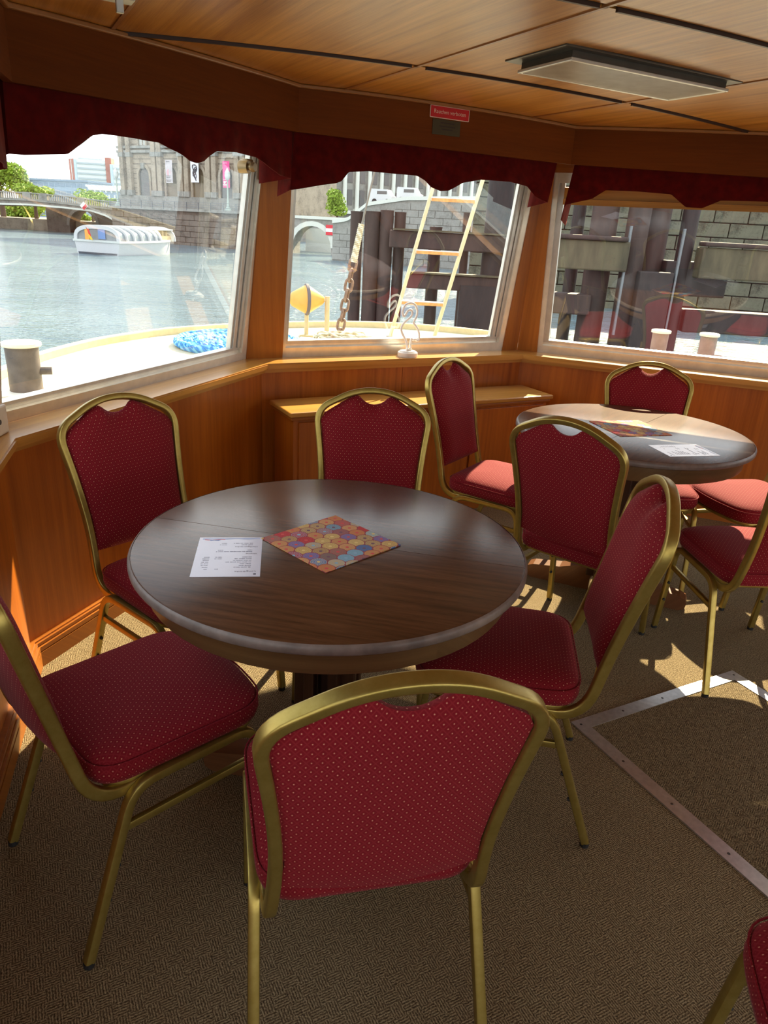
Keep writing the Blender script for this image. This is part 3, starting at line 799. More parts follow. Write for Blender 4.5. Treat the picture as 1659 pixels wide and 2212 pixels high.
def cloth(corners, z, lab, name='table_cloth_square'):
    c = [Vector(p) for p in corners]; cen = sum(c, Vector((0, 0))) / 4; ax = (c[1] - c[0]); ang = math.atan2(ax.y, ax.x); s = sum((c[(i + 1) % 4] - c[i]).length for i in range(4)) / 8
    bm = NBM(); N_ = 16; g0 = []; g1 = []
    for i in range(N_ + 1):
        r0 = []; r1 = []
        for j in range(N_ + 1):
            x, y = -s + 2 * s * i / N_, -s + 2 * s * j / N_
            rip = .0012 * (1 + math.sin(x * 55 + y * 20)) + .003 * math.exp(-((x - y * .2) / .008) ** 2) * (1 if y < 0 else .3)
            r0.append(bm.verts.new((x, y, .0004))); r1.append(bm.verts.new((x, y, .0018 + rip * .5)))
        g0.append(r0); g1.append(r1)
    for i in range(N_):
        for j in range(N_):
            bm.faces.new((g0[i][j], g0[i][j + 1], g0[i + 1][j + 1], g0[i + 1][j])); bm.faces.new((g1[i][j], g1[i + 1][j], g1[i + 1][j + 1], g1[i][j + 1]))
        bm.faces.new((g0[i][0], g0[i + 1][0], g1[i + 1][0], g1[i][0])); bm.faces.new((g0[i][N_], g1[i][N_], g1[i + 1][N_], g0[i + 1][N_]))
        bm.faces.new((g0[0][i], g1[0][i], g1[0][i + 1], g0[0][i + 1])); bm.faces.new((g0[N_][i], g0[N_][i + 1], g1[N_][i + 1], g1[N_][i]))
    me = mesh_of(name, bm, M('cloth'), True, angle=50); ul = me.uv_layers[0]
    for l_ in me.loops:      # pattern runs corner to corner, as printed
        q = me.vertices[l_.vertex_index].co; k = math.sqrt(.5); ul.data[l_.index].uv = ((q.x + q.y) * k, (q.y - q.x) * k)
    o = obj(name, me, None, loc=(cen.x, cen.y, z), rot=(0, 0, ang))
    return tag(o, lab, 'napkin', 'mandala print cloth squares')
cloth([(-.294, 1.611), (-.113, 1.437), (.043, 1.609), (-.138, 1.785)], .750, 'square mandala-print cloth lying diagonally on the near table')
cloth([(.915, 2.80), (1.161, 2.872), (1.092, 3.103), (.864, 3.019)], .750, 'square mandala-print cloth half in sun on the far table')

# ---- laminated menu cards
plain('laminate', (.80, .80, .92), .15, 0, .02); plain('ink', (.03, .03, .08), .6); plain('ink_grey', (.09, .09, .17), .6); plain('print_blue', (.20, .28, .58), .4); plain('print_red', (.75, .15, .20), .4); plain('print_blue2', (.33, .42, .70), .4)
def flat_text(txt, size, x, y, parent, mat, align='LEFT', z=.0012, name='lettering'):
    me = text_mesh(txt, size, align); me.materials.append(mat)
    o = bpy.data.objects.new(name, me); C.objects.link(o); o.parent = parent; o.location = (x, y, z); return o
def menu(cx, cy, ang, z, lab):
    """local x along the lines of text, local y towards the head of the card; A5"""
    W_, H_ = .150, .212
    t = tag(empty('menu_card', (cx, cy, z), R(ang)), lab, 'menu', 'laminated menu cards')
    bm = NBM(); box(bm, (0, 0, .0006), (W_, H_, .001)); obj('card', bm, M('laminate'), t)
    y0 = H_ / 2; L0 = -W_ / 2
    bm = NBM(); box(bm, (L0 + .012, y0 - .011, .0012), (.006, .005, .0002)); obj('logo', bm, M('ink'), t)
    flat_text('Longdrinks', .0105, L0 + .010, y0 - .024, t, M('ink'))
    # the small print cannot be read in the photo: word-length strokes of ink
    sp = NBM(); rnd = random.Random(11)
    def words(x, y, total, h=.0034):
        x1 = x + total
        while x < x1 - .002:
            wd = min(rnd.uniform(.006, .016), x1 - x); k = 0
            while k < wd - .0009: box(sp, (x + k + .0006, y, .0012), (.0011, h * rnd.choice((.62, .62, .8, 1)), .0002)); k += .00155
            x += wd + .0018
    yy = y0 - .046
    words(.018, y0 - .037, .008, .0028); words(.042, y0 - .037, .008, .0028)
    for k, n_ in enumerate((.038, .027, .027, .058, .042, .038, .022)):
        words(L0 + .022, yy, n_); words(.042, yy, .016, .003)
        if k > 4: words(.014, yy, .016, .003)
        yy -= .0088
    yy -= .010; flat_text('Weine', .0098, L0 + .010, yy, t, M('ink')); yy -= .011
    for n_ in (.066, .012): words(L0 + .022, yy, n_); words(.014, yy, .016, .003); yy -= .0088
    yy -= .010; flat_text('Heißgetränke', .0098, L0 + .010, yy, t, M('ink')); yy -= .011
    for n_ in (.030, .046): words(L0 + .022, yy, n_); words(.008, yy, .016, .003); yy -= .0088
    tag(obj('small_print', sp, M('ink_grey'), t), kind='stuff')
    # wavy band at the foot of the card
    def band(x0, x1, base, amp, ph, mat, zz, th):
        bm = NBM(); n = 24; up = []; lo = []
        for k in range(n + 1):
            x = x0 + (x1 - x0) * k / n; h = base + amp * math.sin(x * 120 + ph); up.append(bm.verts.new((x, -y0 + .006 + h + th, zz))); lo.append(bm.verts.new((x, -y0 + .006 if th == 0 else -y0 + .006 + h, zz)))
        for k in range(n): bm.faces.new((lo[k], lo[k + 1], up[k + 1], up[k]))
        obj('print', bm, mat, t)
    band(L0 + .006, W_ / 2 - .008, .005, .002, 0, M('print_blue2'), .00115, 0)
    band(.014, .062, .006, .0022, 2.0, M('print_red'), .00125, .004)
    bm = NBM(); prism(bm, [(.024, -y0 + .015), (.052, -y0 + .015), (.048, -y0 + .020), (.040, -y0 + .018), (.029, -y0 + .020)], .0011, .0013); obj('print', bm, M('print_blue'), t)
    return t
menu(-.353, 1.499, 188.5, .750, 'white laminated menu card upside down on the near table')
menu(1.122, 2.645, 104.0, .750, 'bluish laminated menu card on the shaded half of the far table')

# ---- floor hatch: aluminium frame with carpet inlay
hx = tag(empty('floor_hatch', (.649, 1.949, 0), R(27.9)), 'metal-framed rectangular floor hatch with carpet inlay at the lower right', 'hatch')
HW, HL, B_ = .777, 1.55, .046
for q in ([(0, 0), (HW, 0), (HW - B_, -B_), (B_, -B_)], [(HW, 0), (HW, -HL), (HW - B_, -HL + B_), (HW - B_, -B_)], [(HW, -HL), (0, -HL), (B_, -HL + B_), (HW - B_, -HL + B_)], [(0, -HL), (0, 0), (B_, -B_), (B_, -HL + B_)]):
    bm = NBM(); prism(bm, q[::-1], 0, .0045); obj('frame_bar', bm, M('steel_strip'), hx, axes='x')
bm = NBM(); prism(bm, [(B_, -HL + B_), (HW - B_, -HL + B_), (HW - B_, -B_), (B_, -B_)], 0, .002); obj('carpet_inlay', bm, M('carpet_hatch'), hx)
plain('screw_dark', (.10, .09, .08), .4, .8)
bm = NBM()
for k in range(6): cyl(bm, (B_ / 2, -.023 - .19 * k, .0045), (B_ / 2, -.023 - .19 * k, .0052), .0045, .004, 10)
for k in range(1, 5): cyl(bm, (.023 + .183 * k, -B_ / 2, .0045), (.023 + .183 * k, -B_ / 2, .0052), .0045, .004, 10)
for k in range(1, 5): cyl(bm, (HW - B_ / 2, -.023 - .19 * k, .0045), (HW - B_ / 2, -.023 - .19 * k, .0052), .0045, .004, 10)
tag(obj('screws', bm, M('screw_dark'), hx), kind='stuff')

# ---- no smoking sign and brass plate on the fascia
fd, fn = fseg(2); fang = math.atan2(fd.y, fd.x)
plain('sign_red', (.62, .006, .010), .35); plain('sign_white', (.85, .62, .50), .4); plain('plaque_brass', (.060, .045, .016), .45, .4); plain('plaque_ink', (.03, .015, .006), .6)
def fascia_pt(x, y, out): p = Vector((x, y)) + fn * out; return p
def upright(name, x, y, z, lab, cat):
    p = Vector((x, y)) ; k = (p - FP[2]).dot(fd); p = FP[2] + fd * k + fn * .001
    o = empty(name, (p.x, p.y, z)); o.rotation_euler = (R(90), 0, fang); return tag(o, lab, cat)   # local x along, y up, z into room
sg = upright('no_smoking_sign', .1975, 3.718, 1.978, 'small red sign with white lettering Rauchen verboten on the wooden fascia', 'sign')
def rr_plate(bm, w_, h_, r_, z0, z1): return prism(bm, rrect(w_, h_, r_, 4), z0, z1)
SW, SH = .212, .050
bm = NBM(); rr_plate(bm, SW, SH, .004, 0, .0025); obj('border', bm, M('sign_white'), sg)
bm = NBM(); rr_plate(bm, SW - .006, SH - .006, .003, .002, .003); obj('plate', bm, M('sign_red'), sg)
flat_text('Rauchen verboten', .0235, 0, .001, sg, M('sign_white'), 'CENTER', .0034)
pq = upright('brass_plaque', .186, 3.711, 1.918, 'dark brass plaque with engraved lines below the red sign', 'plaque')
bm = NBM(); rr_plate(bm, .150, .062, .002, 0, .002); obj('plate', bm, M('plaque_brass'), pq)
for k, (wd, yy) in enumerate(((.075, .018), (.085, .004), (.06, -.008))):
    bm = NBM(); box(bm, (0.004, yy, .0021), (wd, .005, .0006)); obj('engraved_line', bm, M('plaque_ink'), pq)

# ---- ceiling lamp (switched off) and small bracket
lp = cpt(.042, -1.032); lamp = tag(empty('ceiling_lamp', (lp.x, lp.y, lp.z), math.atan2(CT.y, CT.x)), 'flat rectangular ceiling lamp, switched off, with grey diffuser', 'lamp')
plain('lamp_metal', (.10, .085, .07), .35, .7); plain('lamp_edge', (.62, .60, .55), .3, .6); plain('diffuser', (.50, .46, .38), .22)
bm = NBM(); box(bm, (0, 0, -.004), (.80, .305, .008), bevel=.002); obj('flange', bm, M('lamp_metal'), lamp)
bm = NBM(); box(bm, (.0, 0, -.018), (.70, .25, .026)); obj('housing', bm, M('lamp_metal'), lamp)
bm = NBM()
for c_, s_ in (((0, .128, -.033), (.716, .012, .010)), ((0, -.128, -.033), (.716, .012, .010)), ((.352, 0, -.033), (.012, .26, .010)), ((-.352, 0, -.033), (.012, .26, .010))): box(bm, c_, s_, bevel=.002)
obj('trim_frame', bm, M('lamp_edge'), lamp)
bm = NBM(); box(bm, (0, 0, -.033), (.692, .244, .006)); obj('diffuser', bm, M('diffuser'), lamp)
hp = cpt(-1.62, -1.03); bm = NBM(); box(bm, (0, 0, -.006), (.09, .05, .012), bevel=.002); box(bm, (0.01, -.01, -.022), (.018, .012, .034), bevel=.002)
tag(obj('ceiling_bracket', bm, M('aluminium'), loc=hp, rot=(0, 0, R(30))), 'small grey metal bracket on the ceiling in the top left corner', 'bracket')

# ---- flamingo neon lamp on the sill
fl = tag(empty('flamingo_lamp', (.082, 4.045, SILL), R(28.9 - 180 + 172)), 'white flamingo-shaped neon lamp on a round base on the middle sill', 'lamp')
plain('white_plastic', (.82, .76, .70), .35); plain('neon_tube', (.95, .93, .90), .3)
bm = NBM(); lathe(bm, [(.054, 0), (.056, .004), (.056, .022), (.053, .026), (.046, .027), (.044, .032), (.0, .033)][:-1], 32); obj('base', bm, M('white_plastic'), fl, True)
fpts = [(-.004, .030), (-.006, .060), (-.014, .088), (-.030, .116), (-.045, .142), (-.048, .168), (-.034, .192), (-.010, .212), (.010, .232), (.014, .254), (.002, .268), (-.014, .262), (-.024, .244), (-.033, .226), (-.042, .236), (-.046, .258), (-.038, .284), (-.022, .300), (.006, .306), (.030, .292), (.042, .262), (.040, .232), (.028, .206), (.022, .192), (.034, .180), (.052, .156), (.063, .124), (.062, .096), (.052, .088), (.042, .100), (.030, .094), (.018, .102), (.014, .094), (.014, .060), (.012, .030)]
def smooth(p, it=2):
    for _ in range(it):
        q = [p[0]]
        for a, b in zip(p, p[1:]): q += [a * .75 + b * .25, a * .25 + b * .75]
        p = q + [p[-1]]
    return p
bm = NBM(); sweep(bm, smooth([Vector((x, 0, z * .94 + .002)) for x, z in fpts]), circ(.0064, 8), ref=(0, 1, 0)); obj('neon_tube', bm, M('neon_tube'), fl, True)
bm = NBM(); box(bm, (.004, 0, .038), (.03, .018, .014), bevel=.003); obj('tube_socket', bm, M('white_plastic'), fl)

# ---- small white box with round buttons on the left sill
bx = tag(empty('switch_box', (-1.225, 2.105, SILL), R(92)), 'small white box with round buttons on the sill at the far left', 'box')
plain('box_white', (.72, .62, .46), .4); plain('button_black', (.02, .015, .01), .4)
bm = NBM(); box(bm, (0, 0, .045), (.115, .085, .09), bevel=.006); obj('housing', bm, M('box_white'), bx)
for k, (xx, zz, r_) in enumerate(((.0, .045, .009), (-.02, .045, .003), (-.04, .045, .009))):
    bm = NBM(); cyl(bm, (xx, -.042, zz), (xx, -.046, zz), r_, r_ * .9, 16); obj('button', bm, M('button_black'), bx)

# ------------------------------------------------------------------ outside: the bow of the boat
WZ = -1.5
plain('deck_cream', (.50, .45, .30), .5, 0, .06, 6); plain('deck_rim', (.60, .52, .30), .5); plain('hull_paint', (.12, .14, .18), .4)
deck = [(-1.35, 1.5), (-1.95, 2.7), (-2.38, 4.1), (-2.45, 4.97), (-2.36, 5.70), (-2.07, 6.45), (-1.56, 7.06), (-.98, 7.5), (-.5, 7.76), (0, 7.87), (.55, 7.80), (1.0, 7.60), (1.8, 7.05), (2.7, 6.25), (3.5, 5.3), (4.2, 4.2), (5.0, 3.0)]
bk = [cor(4, .32), cor(3, .32), cor(2, .32), cor(1, .32), cor(0, .32)]
inner = [(p.x, p.y) for p in bk[:4]]
# the strip of deck between the cabin walls and the rim
bm = NBM(); prism(bm, deck + [(3.2, 3.0)] + inner + [(-.95, 1.2)], .46, .50)
tag(obj('foredeck', bm, M('deck_cream')), kind='structure')
bm = NBM(); sweep(bm, fillet([(x, y, .525) for x, y in deck], .25, 4), rrect(.07, .05, .012, 2), ref=(0, 0, 1)); tag(obj('trim_%d' % tn, bm, M('deck_rim')), kind='structure'); tn += 1
bm = NBM()
cx = sum(p[0] for p in deck) / len(deck)
top = [bm.verts.new((x, y, .46)) for x, y in deck]; low = [bm.verts.new((x * .86 + .1, y * .9 + .3, WZ - .3)) for x, y in deck]
for k in range(len(deck) - 1): bm.faces.new((top[k], top[k + 1], low[k + 1], low[k]))
tag(obj('hull', bm, M('hull_paint'), smooth=True), kind='structure')

def bollard(x, y, z, r, h, lab, lug_a, flange=True, mat='bollard_grey'):
    t = tag(empty('bollard', (x, y, z), 0), lab, 'bollard', 'steel bollards on the foredeck')
    bm = NBM(); lathe(bm, [(r, 0), (r * .97, h * .5), (r, h - .012)], 28); obj('post', bm, M(mat), t, True)
    bm = NBM(); lathe(bm, [(r * 1.16, h - .012), (r * 1.2, h - .006), (r * 1.18, h + .008), (r * 1.05, h + .012)], 28); obj('cap', bm, M('bollard_cap'), t, True)
    d = Vector((math.cos(lug_a), math.sin(lug_a), 0)); bm = NBM(); cyl(bm, d * r * .8 + Vector((0, 0, h * .45)), d * (r + .055) + Vector((0, 0, h * .45)), .022, .022, 12); obj('lug', bm, M(mat), t)
    if flange: bm = NBM(); box(bm, (0, 0, .008), (r * 3.2, r * 3.2, .016), rz(R(28.9)), .004); obj('base_plate', bm, M('bollard_cap'), t)
plain('bollard_grey', (.11, .092, .085), .55, .1, .25, 14); plain('bollard_cap', (.72, .69, .60), .5, 0, .1, 30); plain('bollard_pale', (.20, .15, .13), .5, 0, .2, 14)
bollard(-2.07, 4.02, .50, .088, .275, 'grey cylindrical bollard with white top outside the left window', R(20))
bollard(2.20, 6.1, .50, .066, .31, 'white-capped bollard outside the right window, left one of the pair', R(200), mat='bollard_pale')
bollard(2.58, 6.05, .50, .066, .31, 'white-capped bollard outside the right window, right one of the pair', R(-20), mat='bollard_pale')

# coiled blue rope
def rope_mat(name, c0, c1):
    b = NB(name); v = b.coords('UV', (1, 1, 1)); q = b.t.nodes.new('ShaderNodeTexWave'); q.inputs['Scale'].default_value = 9; q.bands_direction = 'DIAGONAL'; b.l(v, q.inputs[0])
    f = b.noise(b.coords(), 60, 2)
    b.l(b.ramp(b.math('ADD', b.math('MULTIPLY', q.outputs[1], .6), b.math('MULTIPLY', f, .4)), (.35, c0), (.7, c1)), b.b.inputs['Base Color']); b.set(Roughness=.8); MATS[name] = b.m
rope_mat('blue_rope', (.02, .20, .50), (.20, .52, .74)); rope_mat('pale_rope', (.50, .44, .30), (.78, .72, .55))
def twisted(bm, path, r, pitch, strands=3, n=6):
    """laid rope: strands wound round a path"""
    L = 0; pv = [Vector(p) for p in path]; a = Vector((0, 0, 1)); cen = []
    for i, p in enumerate(pv):
        if i: L += (p - pv[i - 1]).length
        t = (pv[min(i + 1, len(pv) - 1)] - pv[max(i - 1, 0)]).normalized(); u = (a - t * a.dot(t)).normalized(); w_ = t.cross(u); cen.append((p, u, w_, L))
    for s in range(strands):
        pts = []
        for p, u, w_, l in cen:
            k = 2 * math.pi * (l / pitch + s / strands); pts.append(p + (u * math.cos(k) + w_ * math.sin(k)) * r * .36)
        sweep(bm, pts, circ(r * .70, n), ref=(0, 0, 1))
path = []; N_ = 1300
for k in range(N_):
    a = 2 * math.pi * 6.0 * k / N_; r_ = .06 + .082 * a / (2 * math.pi)
    path.append((r_ * math.cos(a), r_ * math.sin(a), .032 + .012 * math.sin(a * 1.7) * .3 + .02 * (1 - r_ / .6)))
bm = NBM(); twisted(bm, path, .038, .20, 3, 5)
tag(obj('rope_coil', bm, M('blue_rope'), loc=(-1.27, 6.10, .50), smooth=True), 'flat coil of thick blue rope on the cream foredeck', 'rope')

# anchor buoy on its post
by_ = tag(empty('anchor_buoy', (-.82, 6.86, .50), R(10)), 'orange double-cone buoy with a dark band on the foredeck', 'buoy')
plain('buoy_orange', (.82, .38, .07), .4, 0, .06); plain('buoy_band', (.13, .11, .11), .5); plain('post_paint', (.55, .45, .25), .5)
ax = Matrix.Rotation(R(90), 3, 'Y') @ Matrix.Rotation(R(-8), 3, 'X')
bm = NBM(); lathe(bm, [(.015, -.17), (.06, -.14), (.128, -.012), (.128, .012), (.045, .145), (.02, .165)], 28, (0, 0, .335), ax); obj('body', bm, M('buoy_orange'), by_, True, angle=30)
bm = NBM(); lathe(bm, [(.128, -.016), (.140, -.012), (.140, .012), (.128, .016)], 32, (0, 0, .335), ax); obj('band', bm, M('buoy_band'), by_, True)
bm = NBM(); cyl(bm, (.19, 0, 0), (.19, 0, .37), .022, .022, 14); cyl(bm, (.155, 0, .335), (.19, 0, .335), .012, .012, 8); obj('post', bm, M('post_paint'), by_, True)
bm = NBM(); cyl(bm, (0, 0, 0), (0, 0, .20), .02, .02, 10); box(bm, (0, 0, .01), (.12, .12, .02)); obj('support', bm, M('post_paint'), by_)
# tangle of pale line beside the buoy
random.seed(3)
bm = NBM()
for k in range(7):
    pts = []; a0 = random.random() * 6
    for j in range(26):
        a = a0 + j * .42; rr_ = .10 + .04 * math.sin(j * .7 + k); pts.append((rr_ * 1.9 * math.cos(a), rr_ * .8 * math.sin(a), .02 + .045 * (1 + math.sin(j * .9 + k)) * .7 + .012 * k * .5))
    sweep(bm, smooth([Vector(p) for p in pts], 1), circ(.008, 6), ref=(0, 0, 1))
tag(obj('mooring_line', bm, M('pale_rope'), loc=(-.44, 6.40, .50), smooth=True), 'tangled pale thin line lying below the orange buoy', 'rope')

# forestay: wire, lashed end, chain down to a deck plate
st = tag(empty('forestay_chain', (-.50, 6.6, .50)), 'steel stay with rope-lashed end and rusty chain to the foredeck', 'chain')
plain('rusty_steel', (.22, .14, .10), .6, .3, .4, 30); plain('wire_grey', (.22, .21, .19), .45, .6)
Q = lambda x, z: Vector((x + .50, 0, z - .50))
bm = NBM(); cyl(bm, Q(-.33, 1.48), Q(.06, 3.3), .008, .008, 8); obj('wire', bm, M('wire_grey'), st)
bm = NBM(); a, b_ = Q(-.33, 1.50), Q(-.385, 1.20); cyl(bm, a, b_, .020, .026, 14)
for k in range(22): p = a.lerp(b_, k / 21); d = (b_ - a).normalized() * .0055; cyl(bm, p - d, p + d, .026 + .005 * k / 21, .026 + .005 * k / 21, 12)
obj('rope_lashing', bm, M('pale_rope'), st, True)
a, b_ = Q(-.385, 1.21), Q(-.50, .53); nl = 8; dv = (b_ - a) / nl
for k in range(nl):
    c = a + dv * (k + .5); L2 = dv.length * .62; wd = .030; pts = []
    side = Vector((1, 0, 0)) if k % 2 == 0 else Vector((.3, 1, 0)).normalized(); tdir = dv.normalized(); side = (side - tdir * side.dot(tdir)).normalized()
    for j in range(20):
        q = 2 * math.pi * j / 20; yy = math.sin(q); pts.append(c + side * wd * math.cos(q) + tdir * (L2 - wd) * (1 if yy > 0 else -1) * min(1, abs(yy) * 3) + tdir * wd * yy)
    bm = NBM(); sweep(bm, pts, circ(.0125, 7), ref=tdir.cross(side), closed=True); obj('chain_link', bm, M('rusty_steel'), st, True)
bm = NBM(); cyl(bm, Q(-.50, .50), Q(-.50, .57), .05, .025, 12); obj('deck_eye', bm, M('rusty_steel'), st)
pl_ = NBM(); box(pl_, (-.10, -.02, .012), (.50, .16, .024), bevel=.006); obj('deck_plate', pl_, M('bollard_cap'), st)

# aluminium ladder leaning over the bow
ld = tag(empty('boarding_ladder', (.17, 7.05, .50)), 'aluminium ladder with flat treads standing on the bow', 'ladder')
plain('ladder_alu', (.70, .60, .40), .35, .45, .1, 12); plain('tread_orange', (.62, .30, .10), .5, 0, .25, 30)
def LP(s, h): return Vector((-.21 + .42 * s + .235 * h, .02 * h, h))     # h metres above the deck
for s in (0, 1):
    bm = NBM(); sweep(bm, [LP(s, .0), LP(s, 2.6)], rrect(.034, .06, .006, 2), ref=(1, 0, 0)); obj('rail', bm, M('ladder_alu'), ld)
for h in (.345, .80, 1.25, 1.70, 2.15):
    p, q = LP(0, h), LP(1, h); c = (p + q) / 2
    bm = NBM(); box(bm, c, (.40, .09, .03), bevel=.004); rg = obj('rung', bm, M('aluminium'), ld)
    bm = NBM(); box(bm, c + Vector((0, -.047, -.006)), (.39, .006, .026)); obj('rung_edge', bm, M('tread_orange'), rg)
for s in (0, 1):
    bm = NBM(); box(bm, LP(s, .012), (.07, .10, .024), bevel=.005); obj('foot', bm, M('black_rubber'), ld)

# ------------------------------------------------------------------ river
def water_mat():
    b = NB('river_water')
    v = b.coords('Object', (1, 1, 1))
    m2 = b.coords('Object', (.55, 1.5, 1), (0, 0, R(12)))
    a = b.noise(m2, .9, 5, .62); c = b.noise(v, 4.5, 3, .6); d = b.noise(m2, .12, 2)
    h = b.math('ADD', b.math('MULTIPLY', a, .75), b.math('MULTIPLY', c, .30))
    b.bump(h, 1.0, .42)
    b.l(b.ramp(d, (.35, (.11, .17, .20)), (.7, (.17, .24, .27))), b.b.inputs['Base Color'])
    b.set(Roughness=.10); b.b.inputs['IOR'].default_value = 1.333; b.b.inputs['Specular IOR Level'].default_value = .7
    return b.m
bm = NBM(); q = [(-400, 3), (-400, 620), (500, 620), (500, -60), (-60, -60)]
bm.faces.new([bm.verts.new((x, y, WZ)) for x, y in q])
tag(obj('river', bm, water_mat()), kind='structure')

# ------------------------------------------------------------------ far bank
def stone_mat(name, col, scale=1.0, stain=.5):
    b = NB(name); v = b.coords()
    a = b.noise(v, .9 * scale, 6, .65); c = b.noise(v, 7 * scale, 4, .6); d = b.noise(b.coords('Object', (1, 1, .22)), .8 * scale, 4)
    k = b.math('ADD', b.math('MULTIPLY', a, .5), b.math('ADD', b.math('MULTIPLY', c, .25), b.math('MULTIPLY', d, .25)))
    b.l(b.ramp(k, (.36, tuple(x * (1 - stain) for x in col)), (.5, col), (.66, tuple(min(1, x * 1.25) for x in col))), b.b.inputs['Base Color'])
    b.set(Roughness=.9); MATS[name] = b.m
stone_mat('sandstone', (.36, .30, .23), 1, .5); stone_mat('quay_stone', (.17, .14, .115), 1, .65); stone_mat('bridge_stone', (.27, .245, .22), 1, .55); stone_mat('grey_stone', (.29, .285, .26), 1, .45); stone_mat('wet_stone', (.125, .118, .080), 2, .75)
plain('far_glass', (.10, .10, .10), .15); plain('far_glass_pale', (.42, .42, .38), .2); plain('far_glass_mid', (.17, .13, .08), .3); plain('lime_leaf', (.24, .36, .035), .7, 0, .35, 2); plain('bark', (.10, .07, .05), .9)
plain('tower_white', (.60, .64, .62), .6); plain('brick_red', (.36, .11, .07), .8, 0, .15, 3); plain('tower_blue', (.42, .54, .66), .5); plain('window_grey', (.34, .40, .42), .3)
plain('office_blue', (.28, .36, .44), .4, 0, .12, .4); plain('office_dark', (.20, .27, .35), .3); plain('concrete_pale', (.66, .68, .62), .8)

class Facade:
    """box builder along a wall from A to B (plan), local u along, o outward (towards the viewer), z up"""
    def __init__(s, A, B):
        s.A = Vector(A); s.d = (Vector(B) - s.A); s.L = s.d.length; s.d.normalize(); s.n = Vector((s.d.y, -s.d.x)); s.ang = math.atan2(s.d.y, s.d.x)
    def box(s, bm, u0, u1, z0, z1, o0, o1, bevel=0):
        p = s.A + s.d * (u0 + u1) / 2 + s.n * (o0 + o1) / 2
        return box(bm, (p.x, p.y, (z0 + z1) / 2), (u1 - u0, abs(o1 - o0), z1 - z0), rz(s.ang), bevel)
    def P(s, u, z, o): p = s.A + s.d * u + s.n * o; return Vector((p.x, p.y, z))
    def arch(s, bm, u, w_, z0, zs, o0, o1, n=12):
        """filled round-headed opening"""
        prof = [(u - w_ / 2, z0), (u + w_ / 2, z0)] + [(u + w_ / 2 * math.cos(math.pi * k / n), zs + w_ / 2 * math.sin(math.pi * k / n)) for k in range(n + 1)]
        a = [bm.verts.new(s.P(x, z, o0)) for x, z in prof]; b = [bm.verts.new(s.P(x, z, o1)) for x, z in prof]; m = len(prof)
        bm.faces.new(a); bm.faces.new(b[::-1])
        for i in range(m): bm.faces.new((a[i], a[(i + 1) % m], b[(i + 1) % m], b[i]))
    def archband(s, bm, u, w_, zs, t, o0, o1, n=12):
        for k in range(n):
            a0, a1 = math.pi * k / n, math.pi * (k + 1) / n
            q = lambda o: [s.P(u + r * math.cos(a), zs + r * math.sin(a), o) for r, a in ((w_ / 2, a0), (w_ / 2 + t, a0), (w_ / 2 + t, a1), (w_ / 2, a1))]
            hexa(bm, q(o0), q(o1))

# high-rise slab, far left
tw = tag(empty('high_rise', (-165, 420, WZ)), 'white high-rise slab with red end walls and balcony rows, far behind the bridge', 'building')
def wpart(name, bm, mat, par, **k):
    o = obj(name, bm, M(mat), None, **k); o.parent = par; o.matrix_parent_inverse = Matrix.Translation(-Vector(par.location)) if par.rotation_euler.z == 0 else par.matrix_world.inverted(); return o
F1 = Facade((-179.5, 424), (-174.5, 418)); F2 = Facade((-174.3, 418), (-158.6, 421)); F3 = Facade((-155.6, 419), (-138, 422))
bm = NBM(); F1.box(bm, 0, F1.L, WZ, 28, -12, 0); wpart('end_wall', bm, 'brick_red', tw)
bm = NBM(); F1.box(bm, F1.L * .45, F1.L * .55, WZ, 27.6, 0, .1); wpart('window_strip', bm, 'tower_white', tw)
bm = NBM(); F2.box(bm, 0, F2.L, WZ, 28, -12, 0); wpart('wall', bm, 'tower_white', tw)
bm = NBM(); F2.box(bm, 0, 1.2, WZ, 27.5, 0, .3); wpart('corner_strip', bm, 'tower_blue', tw)
for k in range(11):
    bm = NBM(); F2.box(bm, 1.6, F2.L - .3, 26.4 - k * 2.45 - .75, 26.4 - k * 2.45, 0, .5); wpart('balcony_band', bm, 'window_grey', tw)
bm = NBM(); F2.box(bm, F2.L, F2.L + 3.0, WZ, 29.4, -10, 0.6); wpart('stair_tower', bm, 'brick_red', tw)
bm = NBM(); F3.box(bm, 0, F3.L, WZ, 26.3, -12, 0); wpart('wall', bm, 'tower_white', tw)
bm = NBM(); F3.box(bm, 0, 1.3, WZ, 26, 0, .3); wpart('corner_strip', bm, 'tower_blue', tw)
for k in range(10):
    bm = NBM(); F3.box(bm, 1.8, F3.L, 24.7 - k * 2.45 - .8, 24.7 - k * 2.45, 0, .5); wpart('balcony_band', bm, 'window_grey', tw)
bm = NBM(); F2.box(bm, 2, 14, 28, 28.6, -9, -2); [cyl(bm, F2.P(u, 28.5, -3), F2.P(u, 30.8, -3), .12, .12, 6) for u in (12.5, 14.5, 15.2, 16.5)]; wpart('roof_masts', bm, 'window_grey', tw)
bm = NBM(); lathe(bm, [(3.9, WZ), (3.5, 34), (2.3, 52), (1.9, 75)], 20, (-209, 520, 0)); tag(obj('concrete_shaft', bm, M('concrete_pale'), smooth=True), 'pale concrete tower shaft rising behind the high-rise, cut by the valance', 'tower')
